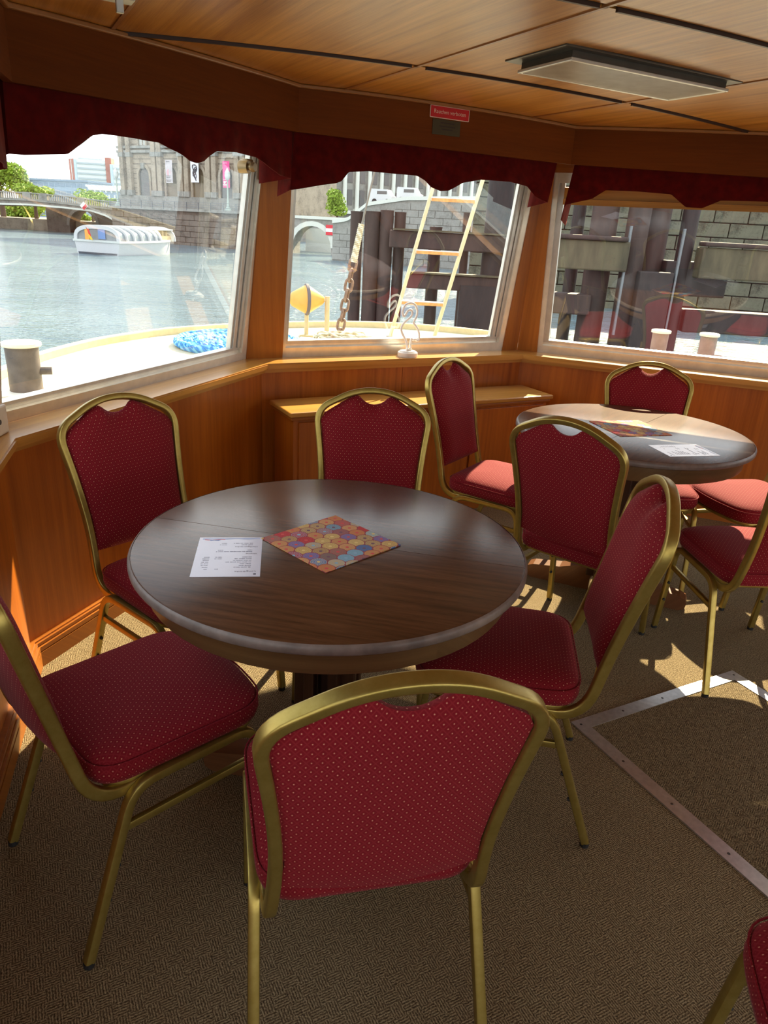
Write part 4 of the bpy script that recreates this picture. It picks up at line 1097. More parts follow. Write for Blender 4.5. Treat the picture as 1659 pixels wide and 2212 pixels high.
# long blue-grey office block
of = tag(empty('office_block', (-115, 262, WZ)), 'long blue-grey office block with flat roof behind the trees', 'building')
F = Facade((-128, 266), (-103.5, 258))
bm = NBM(); F.box(bm, 0, F.L, WZ, 11.0, -12, 0); wpart('wall', bm, 'office_blue', of)
bm = NBM(); F.box(bm, -.3, F.L + .3, 10.9, 11.5, -12, .4); wpart('roof_edge', bm, 'office_dark', of)
for k in range(3):
    for j in range(11):
        bm = NBM(); F.box(bm, .6 + j * 2.3, 2.4 + j * 2.3, 9.3 - k * 2.4, 10.4 - k * 2.4, 0, .08); wpart('window', bm, 'office_dark', of)
bm = NBM(); lathe(bm, [(3.4, 10), (3.4, 13.0), (3.0, 13.6), (1.2, 13.9)], 20, (-128.5, 262, 0)); wpart('roof_drum', bm, 'office_blue', of)
bm = NBM(); [cyl(bm, F.P(u, 11, -3), F.P(u, 12.3 + .3 * math.sin(u), -3), .10, .06, 5) for u in (2, 4, 6.5, 9, 12, 13.5, 17, 20)]; wpart('roof_antennas', bm, 'office_dark', of)
# row of white vaults
va = tag(empty('vaulted_hall', (-87, 230, WZ)), 'low hall with a row of white curved roof shells beside the office block', 'building')
F = Facade((-93.5, 231), (-79.5, 229))
bm = NBM(); F.box(bm, 0, F.L, WZ, 7.6, -8, 0); wpart('wall', bm, 'office_blue', va)
for k in range(8):
    u = .2 + k * 1.72; bm = NBM(); pts = [(0, 9.3), (.5, 9.25), (.95, 8.9), (1.25, 8.2), (1.4, 7.3), (1.15, 7.3), (.95, 8.0), (.6, 8.6), (0, 8.8)]
    a = [bm.verts.new(F.P(u + x, z, .5)) for x, z in pts]; b_ = [bm.verts.new(F.P(u + x, z, -6)) for x, z in pts]; m = len(pts)
    bm.faces.new(a); bm.faces.new(b_[::-1]); [bm.faces.new((a[i], a[(i + 1) % m], b_[(i + 1) % m], b_[i])) for i in range(m)]
    wpart('roof_shell', bm, 'tower_white', va)
for k in range(8):
    bm = NBM(); F.box(bm, .3 + k * 1.72, .8 + k * 1.72, 4.4, 6.8, 0, .3); wpart('pillar', bm, 'tower_white', va)

# trees
def tree(name, x, y, z, rx, ry, rz_, n, lab, cat='tree', trunk=True, leaf=.34, mat='lime_leaf', grp=None, seed=1):
    rnd = random.Random(seed); t = tag(empty(name, (x, y, z)), lab, cat, grp); bm = NBM()
    blobs = [(rnd.uniform(-.6, .6), rnd.uniform(-.6, .6), rnd.uniform(-.45, .55), rnd.uniform(.35, .6)) for _ in range(9)] + [(0, 0, 0, .75)]
    for _ in range(n):
        bx_, by2, bz_, br = blobs[rnd.randrange(len(blobs))]
        u = Vector((rnd.gauss(0, 1), rnd.gauss(0, 1), rnd.gauss(0, 1))).normalized() * br * rnd.uniform(.75, 1.05)
        p = Vector(((bx_ + u.x) * rx, (by2 + u.y) * ry, rz_ + (bz_ + u.z) * rz_))
        a = Vector((rnd.gauss(0, 1), rnd.gauss(0, 1), rnd.gauss(0, 1))).normalized(); b2 = a.orthogonal().normalized(); c = a.cross(b2); s = leaf * rnd.uniform(.6, 1.3)
        bm.faces.new([bm.verts.new(p + b2 * s), bm.verts.new(p + c * s * .6), bm.verts.new(p - b2 * s), bm.verts.new(p - c * s * .6)])
    me = bpy.data.meshes.new('crown'); bm.to_mesh(me); bm.free(); me.materials.append(M(mat)); o = bpy.data.objects.new('crown', me); C.objects.link(o); o.parent = t
    if trunk:
        bm = NBM(); cyl(bm, (0, 0, 0 if name == 'small_tree' else min(-.5, .1 - z)), (0, 0, rz_), .25 * rx / 2.5, .12 * rx / 2.5, 8); obj('trunk', bm, M('bark'), t)
    return t
tree('round_tree', -66, 128, 3.0, 4.8, 4, 3.3, 5600, 'large bright green tree behind the bridge at the far left', leaf=.30, seed=2)
tree('low_tree', -58.6, 124, 2.6, 3.4, 3, 1.35, 2400, 'low bright green tree right of the large one, over the bridge parapet', leaf=.25, seed=3)
tree('round_bush', -52.6, 132, 2.3, 2.6, 2, 1.5, 1500, 'dark green bush over the middle of the bridge parapet', 'bush', leaf=.24, seed=4)
tree('round_bush', -50.3, 126, 2.4, 1.9, 1.6, .85, 1100, 'small yellow-green bush above the right part of the parapet', 'bush', leaf=.2, seed=5)
tree('round_bush', -46.6, 127, 2.3, 1.5, 1.3, .9, 900, 'small bush beside the museum corner behind the parapet', 'bush', leaf=.2, seed=6)
tree('bank_tree', -68, 140, -.6, 4.5, 3, 2.0, 3000, 'green tree seen under the bridge at the far left', leaf=.3, seed=7)
tree('bank_tree', -57.8, 138, -.4, 2.8, 2.4, 1.35, 1500, 'green tree seen under the flat bridge span', leaf=.25, seed=8)
tree('bank_bush', -59.5, 150, -1.2, 3.2, 2, 1.2, 1500, 'green bush seen through the stone arch', 'bush', leaf=.25, seed=9, trunk=False)

# left bank, bridge
bm = NBM(); box(bm, (-86, 141.5, -.9), (90, 39, 2.2)); tag(obj('left_bank', bm, M('sandstone')), kind='structure')
br = tag(empty('flat_arch_bridge', (-52, 112, WZ)), 'grey stone bridge with balustrade and one flat arch over the river', 'bridge')
F = Facade((-80, 115), (-39.5, 111)); U = lambda x: (x + 80) / 40.5 * F.L
top_ = [(-80, 3.85), (-58, 3.80), (-54, 3.84), (-49, 3.66), (-44.5, 3.40), (-40, 3.18), (-39.5, 3.15)]
under = [(-80, 1.2), (-70, 1.62), (-62, 1.88), (-54, 2.10), (-49.3, 1.98), (-44.6, 1.75), (-42.0, 1.05), (-40.9, .2), (-40.3, -.4), (-39.5, -1.6)]
bm = NBM(); xs = [-80 + k * .75 for k in range(55)]; A = []
for x in xs:
    zt_, zu = interp(x, top_) - 1.0, interp(x, under); A.append([bm.verts.new(F.P(U(x), z, o)) for z, o in ((zu, 0), (zt_, 0), (zt_, -7), (zu, -7))])
for a, b_ in zip(A, A[1:]): [bm.faces.new((a[j], a[(j + 1) % 4], b_[(j + 1) % 4], b_[j])) for j in range(4)]
bm.faces.new(A[0]); bm.faces.new(A[-1][::-1]); wpart('arch_span', bm, 'bridge_stone', br)
for nm, dz0, dz1, o0, o1, mt in (('cornice', -1.15, -.95, 0, .22, 'grey_stone'), ('handrail', -.14, 0, -.3, .12, 'grey_stone'), ('parapet_base', -.95, -.84, -.3, .10, 'grey_stone')):
    bm = NBM(); A = []
    for x in xs:
        z = interp(x, top_); A.append([bm.verts.new(F.P(U(x), z + dz, o)) for dz, o in ((dz0, o1), (dz1, o1), (dz1, o0), (dz0, o0))])
    for a, b_ in zip(A, A[1:]): [bm.faces.new((a[j], a[(j + 1) % 4], b_[(j + 1) % 4], b_[j])) for j in range(4)]
    wpart(nm, bm, mt, br)
bm = NBM()      # balusters, under a pixel wide each: one piece
for k in range(118):
    x = -79 + k * .335; z = interp(x, top_); F.box(bm, U(x) - .07, U(x) + .07, z - .85, z - .13, -.18, -.02)
o = wpart('balusters', bm, 'grey_stone', br); o['kind'] = 'stuff'
for x in (-58.8, -54.2, -51.7, -46.0, -41.2):
    z = interp(x, top_); bm = NBM(); F.box(bm, U(x) - .6, U(x) + .6, z - .95, z + .03, -.34, .14); wpart('parapet_pier', bm, 'grey_stone', br)
bm = NBM(); A = []
for x in xs:
    zu = interp(x, under); A.append([bm.verts.new(F.P(U(x), zu + dz, o)) for dz, o in ((-.02, .1), (.22, .1), (.22, -.1), (-.02, -.1))])
for a, b_ in zip(A, A[1:]): [bm.faces.new((a[j], a[(j + 1) % 4], b_[(j + 1) % 4], b_[j])) for j in range(4)]
wpart('arch_ring', bm, 'concrete_pale', br)
# stone abutment wall with a round arch behind the span
F = Facade((-57, 121), (-42, 119)); bm = NBM()
uA = 7.6; w_ = 4.6; zs = -.45
F.box(bm, 1.5, uA - w_ / 2, WZ, 2.0, -3, 0); F.box(bm, uA + w_ / 2, F.L + 3, WZ, 2.0, -3, 0)
n = 14
for k in range(n):
    a0, a1 = math.pi * k / n, math.pi * (k + 1) / n
    x0, x1 = uA + w_ / 2 * math.cos(a0), uA + w_ / 2 * math.cos(a1); z0, z1 = zs + w_ / 2 * math.sin(a0), zs + w_ / 2 * math.sin(a1)
    q = lambda o: [F.P(x0, z0, o), F.P(x0, 2.0, o), F.P(x1, 2.0, o), F.P(x1, z1, o)]
    hexa(bm, q(0), q(-3))
wpart('abutment_wall', bm, 'quay_stone', br)
bm = NBM(); F.archband(bm, uA, w_, zs, .45, -.02, .12); wpart('arch_ring', bm, 'bridge_stone', br)

# shipping signs
plain('sign_blue', (.04, .16, .50), .4); plain('paint_white', (.80, .80, .80), .4); plain('paint_red', (.65, .03, .05), .4); plain('pole_grey', (.20, .21, .22), .5, .3); plain('paint_yellow', (.85, .60, .05), .4)
dm = tag(empty('diamond_sign', (-45.4, 110.9, 2.40)), 'red and white diamond navigation sign on the bridge', 'sign'); dm.rotation_euler = (0, R(45), 0)
bm = NBM(); box(bm, (0, 0, 0), (.82, .06, .82)); obj('plate', bm, M('paint_white'), dm)
bm = NBM(); box(bm, (.19, -.035, -.19), (.40, .01, .40)); box(bm, (.19, -.035, .19), (.40, .01, .40)); box(bm, (.0, -.03, 0), (.01, .01, .01)); obj('red_half', bm, M('paint_red'), dm)
bs = tag(empty('berth_sign', (-39.2, 110, -1.5)), 'blue square shipping sign on a post below the bridge end', 'sign')
bm = NBM(); box(bm, (0, 0, 3.35), (1.0, .08, 1.0)); obj('plate', bm, M('sign_blue'), bs)
bm = NBM(); box(bm, (0, -.05, 3.62), (.62, .02, .10)); box(bm, (-.14, -.05, 3.32), (.12, .02, .30)); box(bm, (.14, -.05, 3.32), (.12, .02, .30)); box(bm, (.02, -.05, 3.12), (.5, .02, .08)); obj('symbol', bm, M('paint_white'), bs)
bm = NBM(); box(bm, (0, 0, 2.25), (.8, .08, .95)); obj('lower_plate', bm, M('pole_grey'), bs)
bm = NBM(); cyl(bm, (0, .1, 0), (0, .1, 3.8), .08, .08, 8); obj('pole', bm, M('pole_grey'), bs)
gr = tag(empty('bridge_handrail', (-39.2, 108, -.6)), 'pale curved handrail with yellow end at the museum corner', 'railing')
hp_ = [Vector(p) for p in ((-1.0, 0, 3.75), (-.2, 0, 3.7), (.8, 0, 2.7), (1.9, 0, 1.3), (2.1, 0, .3))]
for dx in (0, .5):
    bm = NBM(); sweep(bm, smooth([p + Vector((dx, 0, 0)) for p in hp_]), circ(.07, 6), ref=(0, 1, 0)); obj('rail', bm, M('deck_cream'), gr, True)
bm = NBM(); box(bm, (2.35, 0, .9), (.75, .3, 1.0), bevel=.1); obj('end_marker', bm, M('paint_yellow'), gr)

# museum on its quay -------------------------------------------------
mu = tag(empty('museum_building', (-27, 95, 3)), 'sandstone museum with pilasters and arched windows left of the post', 'building')
F = Facade((-36.0, 100.6), (-14.5, 87.0)); L = F.L; Z0, Z1 = 2.2, 15.5
bm = NBM(); F.box(bm, 0, L, Z0, Z1, -12, 0); wpart('wall', bm, 'sandstone', mu)
bm = NBM(); F.box(bm, -.3, L, Z0, 3.9, 0, .35); wpart('plinth', bm, 'grey_stone', mu)
for z in (8.9, 9.4, 11.9): bm = NBM(); F.box(bm, -.25, L, z - .14, z + .14, 0, .30); wpart('string_course', bm, 'grey_stone', mu)
bays = [4.6, 9.6, 14.2, 18.8, 23.2]
for k, u in enumerate([.7, 2.1, 6.7, 7.7, 11.4, 12.4, 16.0, 17.0, 20.6, 21.5, 25.0]):
    bm = NBM(); F.box(bm, u - .36, u + .36, 3.9, Z1, 0, .45); wpart('pilaster', bm, 'sandstone', mu)
    bm = NBM(); F.box(bm, u - .48, u + .48, 3.9, 4.5, 0, .55); F.box(bm, u - .46, u + .46, 8.3, 8.8, 0, .52); wpart('pilaster_block', bm, 'grey_stone', mu)
for k, u in enumerate(bays):
    bm = NBM(); F.arch(bm, u, 1.9, 3.9, 6.2, 0.02, .06); wpart('arched_window', bm, 'far_glass_mid' if k in (1, 2) else 'far_glass', mu)
    bm = NBM(); F.archband(bm, u, 1.9, 6.2, .35, 0, .25); F.box(bm, u - 1.3, u - .95, 3.9, 6.2, 0, .25); F.box(bm, u + .95, u + 1.3, 3.9, 6.2, 0, .25); wpart('arch_surround', bm, 'sandstone', mu)
    bm = NBM(); F.box(bm, u - .28, u + .28, 6.95, 7.6, .1, .4); wpart('keystone', bm, 'grey_stone', mu)
    bm = NBM(); F.box(bm, u - .65, u + .65, 9.6, 11.4, .02, .08); wpart('window', bm, 'far_glass_pale', mu)
    bm = NBM(); F.box(bm, u - .9, u - .65, 9.5, 11.6, 0, .25); F.box(bm, u + .65, u + .9, 9.5, 11.6, 0, .25); F.box(bm, u - 1.05, u + 1.05, 11.5, 11.8, 0, .4); F.box(bm, u - .06, u + .06, 9.6, 11.4, .06, .14); wpart('window_surround', bm, 'sandstone', mu)
bm = NBM()      # rustication joints: fine relief over the whole wall
for k in range(20): F.box(bm, 0, L, 4.2 + k * .55, 4.27 + k * .55, -.02, .03)
o = wpart('course_lines', bm, 'quay_stone', mu); o['kind'] = 'stuff'
plain('banner_grey', (.55, .50, .52), .7, 0, .2, 1.2); plain('banner_white', (.82, .82, .88), .7); plain('banner_pink', (.80, .10, .32), .7); plain('banner_ink', (.10, .09, .10), .8); plain('banner_rose', (.62, .36, .40), .7)
def banner(u, z0, z1, w_, mat, lab, deco):
    p = F.P(u, z0, .62); t = tag(empty('banner', p), lab, 'banner', 'banners on the museum front'); t.rotation_euler = (0, 0, F.ang)
    bm = NBM(); n = 8
    for k in range(n):
        q0, q1 = z1 - z0, 0
        box(bm, (-w_ / 2 + w_ * (k + .5) / n, .02 * math.sin(k), (z1 - z0) / 2), (w_ / n + .01, .03, z1 - z0))
    obj('cloth', bm, M(mat), t)
    for nm, m2, fn_ in deco: bm = NBM(); fn_(bm, z1 - z0, w_); obj(nm, bm, M(m2), t)
def squig(bm, h, w_):
    for k in range(5):
        pts = [Vector((w_ * (.05 + .30 * math.sin(j * .8 + k * 1.3)) * (1 - .1 * k), -.05, h * (.62 - .10 * k) + .16 * h * math.cos(j * .8 * 1.1))) for j in range(9)]
        sweep(bm, smooth(pts, 1), circ(.05, 5), ref=(0, 1, 0))
def lines(bm, h, w_):
    for z, a in ((.93, .5), (.30, .7), (.24, .6), (.12, .75), (.07, .6)): box(bm, (-w_ * .08, -.04, h * z), (w_ * a, .02, .05))
def spot(bm, h, w_): cyl(bm, (-w_ * .2, -.03, h * .2), (-w_ * .2, -.06, h * .2), .16, .16, 12); cyl(bm, (w_ * .1, -.03, h * .55), (w_ * .1, -.06, h * .55), .2, .2, 12)
def face(bm, h, w_):
    lathe(bm, [(.01, -.03), (w_ * .36, -.02), (w_ * .33, .0)], 14, (0, -.03, h * .45), Matrix.Rotation(R(90), 3, 'X'))
banner(9.7, 5.4, 7.9, 1.15, 'banner_grey', 'greyish pink banner with a faded figure, leftmost on the museum', [('figure', 'banner_rose', face), ('lettering', 'banner_ink', lines)])
banner(14.1, 5.5, 7.95, 1.30, 'banner_white', 'white banner with a dark drawn animal, middle one on the museum', [('drawing', 'banner_ink', squig)])
banner(19.2, 5.0, 7.75, 1.05, 'banner_pink', 'pink banner with white print next to the window post', [('print', 'paint_white', spot), ('lettering', 'paint_white', lines)])

def quay_wall(name, A, B, z0, z1, thick, bw, bh, mat, lab, cap=True, pieces=False, group=None, skip=None):
    F = Facade(A, B); t = tag(empty(name, (F.A.x, F.A.y, z0)), lab, 'wall'); t.rotation_euler = (0, 0, F.ang)
    bm = NBM(); box(bm, (F.L / 2, thick / 2 + .1, (z1 - z0) / 2), (F.L, thick, z1 - z0)); obj('backing', bm, M('groove_dark' if pieces else mat), t)
    rnd = random.Random(5); rows = int((z1 - z0) / bh); protos = {}
    big = NBM() if not pieces else None
    for r in range(rows):
        u = -bw * (.5 if r % 2 else 0)
        while u < F.L:
            a, b2 = max(u, 0) + .02, min(u + bw, F.L) - .02; u += bw
            if b2 - a < .15: continue
            pr = rnd.uniform(0, .10)
            if pieces:
                key = round(b2 - a, 1)
                if key not in protos:
                    bb = NBM(); box(bb, (0, 0, 0), (b2 - a, .3, bh - .04), bevel=.03); protos[key] = mesh_of('stone_block', bb, M(mat))
                ob = bpy.data.objects.new('stone_block', protos[key]); C.objects.link(ob); ob.parent = t; ob.location = ((a + b2) / 2, .12 - pr, r * bh + bh / 2)
            else: box(big, ((a + b2) / 2, .12 - pr, r * bh + bh / 2), (b2 - a, .3, bh - .05))
    if big: o = obj('stone_blocks', big, M(mat), t); o['kind'] = 'stuff'
    if cap: bm = NBM(); box(bm, (F.L / 2, .1, z1 - z0 + .12), (F.L, .8, .3)); obj('coping', bm, M('grey_stone'), t)
    return t
q1 = quay_wall('quay_wall', (-37, 99), (-16.6, 86.0), WZ - .3, 2.3, 2.0, 1.6, .62, 'quay_stone', 'dark stained stone quay wall under the museum')
F = Facade((-37, 98.7), (-16.6, 85.7))
ra = tag(empty('quay_railing', (-27, 92, 2.5)), 'thin dark railing along the quay top in front of the museum', 'railing')
bm = NBM(); [F.box(bm, 0, F.L, z, z + .05, 0, .05) for z in (2.75, 3.0, 3.25)]; wpart('rail', bm, 'pole_grey', ra)
for k in range(13): bm = NBM(); F.box(bm, k * 2, k * 2 + .08, 2.4, 3.3, 0, .08); wpart('railing_post', bm, 'pole_grey', ra)
def street_lamp(u, lab):
    p = F.P(u, 2.5, -.6); t = tag(empty('street_lamp', p), lab, 'lamp', 'old street lamps on the quay')
    bm = NBM(); lathe(bm, [(.42, 0), (.34, .25), (.16, .5), (.10, 1.2), (.08, 3.1), (.12, 3.2)], 12); obj('post', bm, M('lamp_green'), t, True)
    bm = NBM(); lathe(bm, [(.10, 3.2), (.24, 3.35), (.32, 3.7), (.28, 3.9), (.30, 4.0), (.12, 4.3), (.03, 4.5)], 12); obj('lantern', bm, M('tower_white'), t, True)
plain('lamp_green', (.42, .50, .44), .5)
street_lamp(20.2, 'pale green street lamp beside the pink banner'); street_lamp(.8, 'street lamp at the left corner of the museum')

# excursion boat -----------------------------------------------------
bo = tag(empty('excursion_boat', (-23.4, 59.0, WZ), R(-14)), 'white excursion boat with arched glass roof crossing the river', 'boat')
plain('boat_white', (.56, .58, .60), .3); plain('boat_grey', (.52, .56, .58), .4); plain('boat_glass', (.22, .26, .28), .15); plain('door_blue', (.16, .28, .55), .4); plain('flag_red', (.75, .06, .05), .7); plain('flag_gold', (.90, .62, .05), .7); plain('interior_tan', (.45, .33, .18), .8); plain('boot_top', (.06, .09, .12), .5)
BL, BW = 10.2, 4.0
def hull_sec(f):   # half width, sheer height
    return (BW / 2 * (1 - max(0, (f - .55) / .45) ** 2.2 * .95), 1.02 + .18 * f * f)
def hull_part(bm, zl, zu, fl0, fl1):
    A = []
    for k in range(21):
        f = k / 20; hw_, sh = hull_sec(f); y = f * BL; z0 = zl if zl >= 0 else sh + zl; z1 = zu if zu >= 0 and zu < .9 else sh + (zu - 1 if zu >= .9 else 0)
        A.append([bm.verts.new((s * hw_ * k2, y, z)) for s, k2, z in ((-1, fl0, z0), (-1, fl1, z1), (1, fl1, z1), (1, fl0, z0))])
    for a, b_ in zip(A, A[1:]): [bm.faces.new((a[j], a[(j + 1) % 4], b_[(j + 1) % 4], b_[j])) for j in range(4)]
    bm.faces.new(A[0]); bm.faces.new(A[-1][::-1])
bm = NBM(); hull_part(bm, -1.4 + .0, 1.0, .86, 1.0); obj('hull', bm, M('boat_white'), bo, True, angle=30)
bm = NBM(); hull_part(bm, .0, .16, .85, .87); obj('waterline', bm, M('boot_top'), bo)
bm = NBM(); A = []
for k in range(21):
    f = k / 20; hw_, sh = hull_sec(f); A.append([bm.verts.new((s * (hw_ + .08), f * BL - (.08 if k == 0 else 0), sh + dz)) for s, dz in ((-1, -.10), (-1, .05), (1, .05), (1, -.10))])
for a, b_ in zip(A, A[1:]): [bm.faces.new((a[j], a[(j + 1) % 4], b_[(j + 1) % 4], b_[j])) for j in range(4)]
bm.faces.new(A[0]); bm.faces.new(A[-1][::-1]); obj('rubbing_strake', bm, M('tower_white'), bo)
def vault(z0, hw_, hh, n=14): return [(hw_ * math.copysign(abs(math.cos(math.pi * k / n)) ** .75, math.cos(math.pi * k / n)), z0 + hh * math.sin(math.pi * k / n) ** .7) for k in range(n + 1)]
pr = vault(1.05, 1.88, .95)
bm = NBM(); bm.faces.new([bm.verts.new((x, .12, z)) for x, z in pr]); bmesh.ops.solidify(bm, geom=bm.faces[:], thickness=.06); obj('stern_wall', bm, M('boat_grey'), bo)
bm = NBM(); box(bm, (.45, .06, 1.52), (.62, .06, .72)); obj('door', bm, M('door_blue'), bo)
bm = NBM(); box(bm, (-.85, .06, 1.5), (.36, .06, .85)); obj('door', bm, M('buoy_orange'), bo)
bm = NBM(); A = [[bm.verts.new((x, y, z)) for x, z in pr] for y in (.2, 6.0)]
for j in range(len(pr) - 1): bm.faces.new((A[0][j], A[0][j + 1], A[1][j + 1], A[1][j]))
obj('glass_roof', bm, M('boat_glass'), bo, True)
for y in (.05, 1.1, 2.15, 3.2, 4.25, 5.3, 6.0):
    bm = NBM(); sweep(bm, [(x * 1.01, y, z + .02) for x, z in pr], rrect(.10, .30, .02, 2), ref=(0, 1, 0)); obj('roof_rib', bm, M('boat_white'), bo)
bm = NBM(); box(bm, (0, 7.3, 1.97), (3.1, 2.8, .10), bevel=.03); obj('canopy', bm, M('boat_white'), bo)
bm = NBM(); sweep(bm, [(x * .86, 8.6, z) for x, z in pr], rrect(.12, .4, .02, 2), ref=(0, 1, 0)); obj('front_arch', bm, M('boat_white'), bo)
bm = NBM(); box(bm, (0, 7.2, 1.25), (2.9, 2.4, .5)); [box(bm, (x, 6.3 + .6 * j, 1.62), (.7, .25, .5)) for x in (-.9, 0, .9) for j in range(4)]; obj('seats', bm, M('interior_tan'), bo)
bm = NBM(); cyl(bm, (-.35, .0, 1.05), (-.5, -.5, 2.0), .02, .02, 6); obj('flag_pole', bm, M('pole_grey'), bo)
bm = NBM(); hexa(bm, [(-.48, -.42, 1.95), (-.42, -.3, 1.45), (-.18, -.35, 1.25), (-.28, -.4, 1.75)], [(-.48, -.45, 1.95), (-.42, -.33, 1.45), (-.18, -.38, 1.25), (-.28, -.43, 1.75)]); fo = obj('flag', bm, M('flag_red'), bo)
bm = NBM(); hexa(bm, [(-.42, -.36, 1.5), (-.36, -.28, 1.12), (-.10, -.3, 1.05), (-.18, -.36, 1.3)], [(-.42, -.40, 1.5), (-.36, -.32, 1.12), (-.10, -.34, 1.05), (-.18, -.40, 1.3)]); obj('flag_stripe', bm, M('flag_gold'), fo)

# ------------------------------------------------------------------ middle window background
mb = tag(empty('columned_building', (-8, 152, 3)), 'long grey classical building with tall columns seen through the middle window', 'building')
F = Facade((-24, 146), (16, 166)); bm = NBM(); F.box(bm, 0, F.L, WZ, 17, -10, 0); wpart('wall', bm, 'grey_stone', mb)
for k in range(17):
    u = 1.2 + k * 2.6; bm = NBM(); cyl(bm, F.P(u, 5.0, .6), F.P(u, 14.5, .6), .42, .36, 10); F.box(bm, u - .55, u + .55, 4.6, 5.0, 0, 1.2); wpart('column', bm, 'concrete_pale', mb)
    for z in (5.6, 9.6):
        bm = NBM(); F.box(bm, u + .8, u + 1.8, z, z + 2.8, .02, .10); wpart('window', bm, 'far_glass', mb)
bm = NBM(); F.box(bm, 0, F.L, 4.0, 4.6, 0, 1.4); F.box(bm, 0, F.L, 14.5, 15.2, 0, 1.4); wpart('cornice', bm, 'concrete_pale', mb)
# small arch bridge at the left of the middle window
sb = tag(empty('stone_arch_bridge', (-10, 86, WZ)), 'small stone arch over a canal mouth, left in the middle window', 'bridge')
F = Facade((-13.6, 85.7), (-5.4, 84.5)); bm = NBM(); uA = 3.95; w_ = 4.4; zs = -.75; zt_ = 2.2
F.box(bm, 0, uA - w_ / 2, WZ - .3, zt_, -3, 0); F.box(bm, uA + w_ / 2, F.L, WZ - .3, zt_, -3, 0)
for k in range(n):
    a0, a1 = math.pi * k / n, math.pi * (k + 1) / n
    x0, x1 = uA + w_ / 2 * math.cos(a0), uA + w_ / 2 * math.cos(a1); z0, z1 = zs + w_ / 2 * math.sin(a0), zs + w_ / 2 * math.sin(a1)
    q = lambda o: [F.P(x0, z0, o), F.P(x0, zt_, o), F.P(x1, zt_, o), F.P(x1, z1, o)]
    hexa(bm, q(0), q(-3))
wpart('arch_wall', bm, 'grey_stone', sb)
bm = NBM(); F.archband(bm, uA, w_, zs, .5, 0, .15); wpart('arch_ring', bm, 'concrete_pale', sb)
bm = NBM(); F.box(bm, 0, F.L, 2.15, 2.45, -.4, .2); wpart('coping', bm, 'concrete_pale', sb)
bm = NBM(); F.box(bm, uA - 3, uA + 3, WZ - .3, 1.2, -9, -8.4); wpart('rear_wall', bm, 'concrete_pale', sb)
tree('small_tree', -7.05, 86.2, 2.46, 1.3, 1.2, 1.4, 1700, 'small yellow-green tree on the quay in the middle window', leaf=.17, seed=21)
ne = tag(empty('no_entry_sign', (-7.66, 84.60, 1.12), R(-8)), 'red and white barred no-entry sign on the canal wall', 'sign')
bm = NBM(); box(bm, (0, 0, 0), (.92, .06, 1.05)); obj('plate', bm, M('paint_red'), ne)
bm = NBM(); box(bm, (0, -.04, 0), (.92, .02, .36)); obj('white_bar', bm, M('paint_white'), ne)
# sloping quay wall
sq = tag(empty('sloping_quay_wall', (-5, 72, WZ)), 'grey quay wall rising to the right behind the steel piles', 'wall')
F = Facade((-6.3, 72.5), (15, 62)); pts = [(0, 1.9), (1.6, 2.1), (3.6, 3.5), (7.6, 4.1), (F.L, 4.6)]
bm = NBM(); A = []
for k in range(41):
    u = F.L * k / 40; z = interp(u, pts); A.append([bm.verts.new(F.P(u, zz, o)) for zz, o in ((WZ - .3, 0), (z, 0), (z, -3), (WZ - .3, -3))])
for a, b_ in zip(A, A[1:]): [bm.faces.new((a[j], a[(j + 1) % 4], b_[(j + 1) % 4], b_[j])) for j in range(4)]
bm.faces.new(A[0]); bm.faces.new(A[-1][::-1]); wpart('wall_body', bm, 'grey_stone', sq)
bm = NBM(); A = []
for k in range(41):
    u = F.L * k / 40; z = interp(u, pts); A.append([bm.verts.new(F.P(u, z + dz, o)) for dz, o in ((-.1, .15), (.2, .15), (.2, -.5), (-.1, -.5))])
for a, b_ in zip(A, A[1:]): [bm.faces.new((a[j], a[(j + 1) % 4], b_[(j + 1) % 4], b_[j])) for j in range(4)]
wpart('coping', bm, 'concrete_pale', sq)
bm = NBM(); rnd = random.Random(9)
for r in range(9):
    u = -.8 * (r % 2)
    while u < F.L - 1:
        z = WZ + .1 + r * .58
        if z + .55 < interp(max(u, 0), pts): F.box(bm, max(u, 0) + .03, u + 1.57, z, z + .53, 0, .04 + rnd.random() * .06)
        u += 1.6
o = wpart('stone_blocks', bm, 'grey_stone', sq); o['kind'] = 'stuff'
def van(x, y, z, lab):
    t = tag(empty('white_van', (x, y, z), R(-25)), lab, 'van', 'white vans on the quay')
    bm = NBM(); prof = [(-1.1, .3), (1.1, .3), (1.1, .8), (.85, .9), (.55, 1.35), (-1.05, 1.4), (-1.1, 1.2)]
    a = [bm.verts.new((px, -.5, pz)) for px, pz in prof]; b2 = [bm.verts.new((px, .5, pz)) for px, pz in prof]; m = len(prof); bm.faces.new(a); bm.faces.new(b2[::-1]); [bm.faces.new((a[i], a[(i + 1) % m], b2[(i + 1) % m], b2[i])) for i in range(m)]
    obj('body', bm, M('boat_white'), t)
    bm = NBM(); box(bm, (.1, -.51, 1.08), (1.0, .02, .26)); obj('window', bm, M('far_glass'), t)
    for wx in (-.65, .65): bm = NBM(); cyl(bm, (wx, -.52, .3), (wx, .52, .3), .26, .26, 14); obj('axle_wheels', bm, M('black_rubber'), t)
van(-1.7, 72.5, 3.55, 'white van on the quay top, left one of two'); van(.75, 71.2, 3.75, 'white van on the quay top, right one of two')

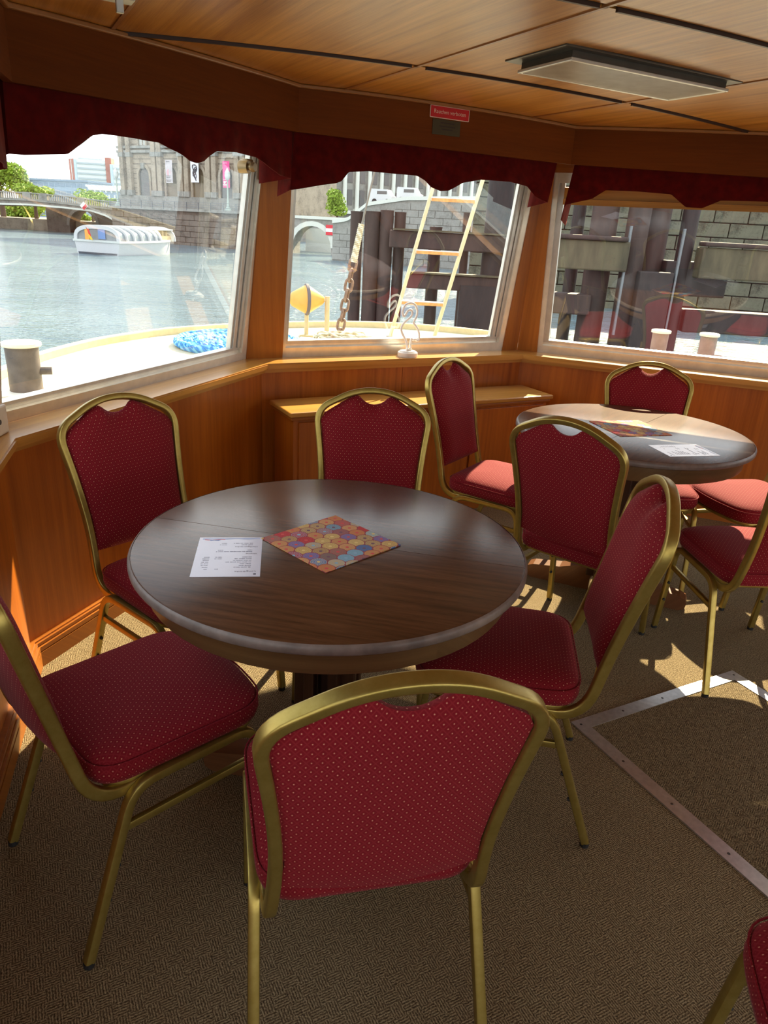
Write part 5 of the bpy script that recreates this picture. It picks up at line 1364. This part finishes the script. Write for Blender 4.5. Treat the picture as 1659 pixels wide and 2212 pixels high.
# steel mooring piles and walings ------------------------------------
def pile_mat(name, c):
    b = NB(name); v = b.coords('Object', (1, 1, .25)); f = b.noise(v, 3, 5, .6)
    b.l(b.ramp(f, (.3, tuple(x * .55 for x in c)), (.7, tuple(x * 1.4 for x in c))), b.b.inputs['Base Color']); b.set(Roughness=.7); MATS[name] = b.m
pile_mat('steel_pile', (.060, .033, .026)); pile_mat('steel_pile_dark', (.034, .022, .020)); pile_mat('mossy_beam', (.11, .085, .045))
do = tag(empty('mooring_dolphin', (1, 24, WZ)), 'rusty brown steel mooring piles with horizontal beams outside the middle window', 'pier')
def pile(x, y, r, z1, par, mat='steel_pile'): bm = NBM(); cyl(bm, (x, y, WZ - .5), (x, y, z1), r, r, 20); cyl(bm, (x, y, z1), (x, y, z1 + .04), r * 1.04, r * 1.04, 20); wpart('pile', bm, mat, par, smooth=True)
for x, y, r, z in ((-1.38, 24.6, .20, 1.93), (-.87, 24.4, .25, 1.95), (-.42, 24.3, .21, 2.0), (0, 24.4, .18, 1.97), (2.1, 24.4, .13, 2.06), (1.15, 24.6, .2, 1.6)): pile(x, y, r, z, do)
for x, y, r, z in ((3.02, 24.0, .40, 4.6),): pile(x, y, r, z, do, 'steel_pile_dark')
for (x0, x1, z0, z1, y) in ((-.3, 4.3, .98, 1.48, 23.7), (.30, 4.3, -.18, .26, 23.6)):
    bm = NBM(); box(bm, ((x0 + x1) / 2, y, (z0 + z1) / 2), (x1 - x0, .5, z1 - z0), rz(R(-1)), .03); wpart('wale', bm, 'steel_pile', do)
    bm = NBM(); box(bm, ((x0 + x1) / 2 + .1, y - .08, z1 + .03), (x1 - x0, .5, .05)); wpart('wale_cap', bm, 'mossy_beam', do)
bm = NBM(); box(bm, (2.55, 23.5, -.95), (1.15, .5, 1.9)); wpart('fender_panel', bm, 'steel_pile_dark', do)

la = tag(empty('landing_stage', (7, 21, WZ)), 'dark steel landing stage with tall piles outside the right window', 'pier')
for x, y, r, z in ((5.55, 21.2, .36, 4.8), (6.35, 20.8, .30, 4.8), (7.05, 21.4, .34, 4.8), (7.75, 20.9, .22, 4.8), (5.0, 21.9, .18, 3.2), (8.35, 22.3, .16, 3.4)): pile(x, y, r, z, la, 'steel_pile' if r > .25 else 'steel_pile_dark')
for (x0, x1, z0, z1, y, m) in ((4.0, 6.1, .75, 1.5, 20.6, 'mossy_beam'), (8.0, 12.5, .70, 1.48, 20.4, 'mossy_beam'), (4.0, 6.0, 1.5, 1.62, 20.5, 'steel_pile'), (7.3, 9.0, .2, 1.1, 21.0, 'steel_pile_dark'), (4.2, 5.4, -.45, .1, 21.0, 'steel_pile'), (8.0, 12.5, -.75, -.15, 20.8, 'steel_pile_dark'), (8.0, 12.5, 1.5, 1.62, 20.3, 'steel_pile')):
    bm = NBM(); box(bm, ((x0 + x1) / 2, y, (z0 + z1) / 2), (x1 - x0, .6, z1 - z0), rz(R(-3)), .04); wpart('beam', bm, m, la)
bm = NBM(); box(bm, (6.9, 20.4, -.3), (.9, .4, 2.2), bevel=.03); wpart('fender_panel', bm, 'steel_pile_dark', la)
for x in (6.05, 7.45): bm = NBM(); sweep(bm, [(x, 20.4, -.9), (x, 20.35, 1.9)], rrect(.06, .1, .01, 1), ref=(1, 0, 0)); wpart('guide_rail', bm, 'pole_grey', la)
quay_wall('stone_quay_wall', (3.5, 37.5), (26, 33), WZ - .3, 5.6, 2.0, 1.45, .62, 'wet_stone', 'pale stained stone block quay wall behind the landing stage', pieces=True)
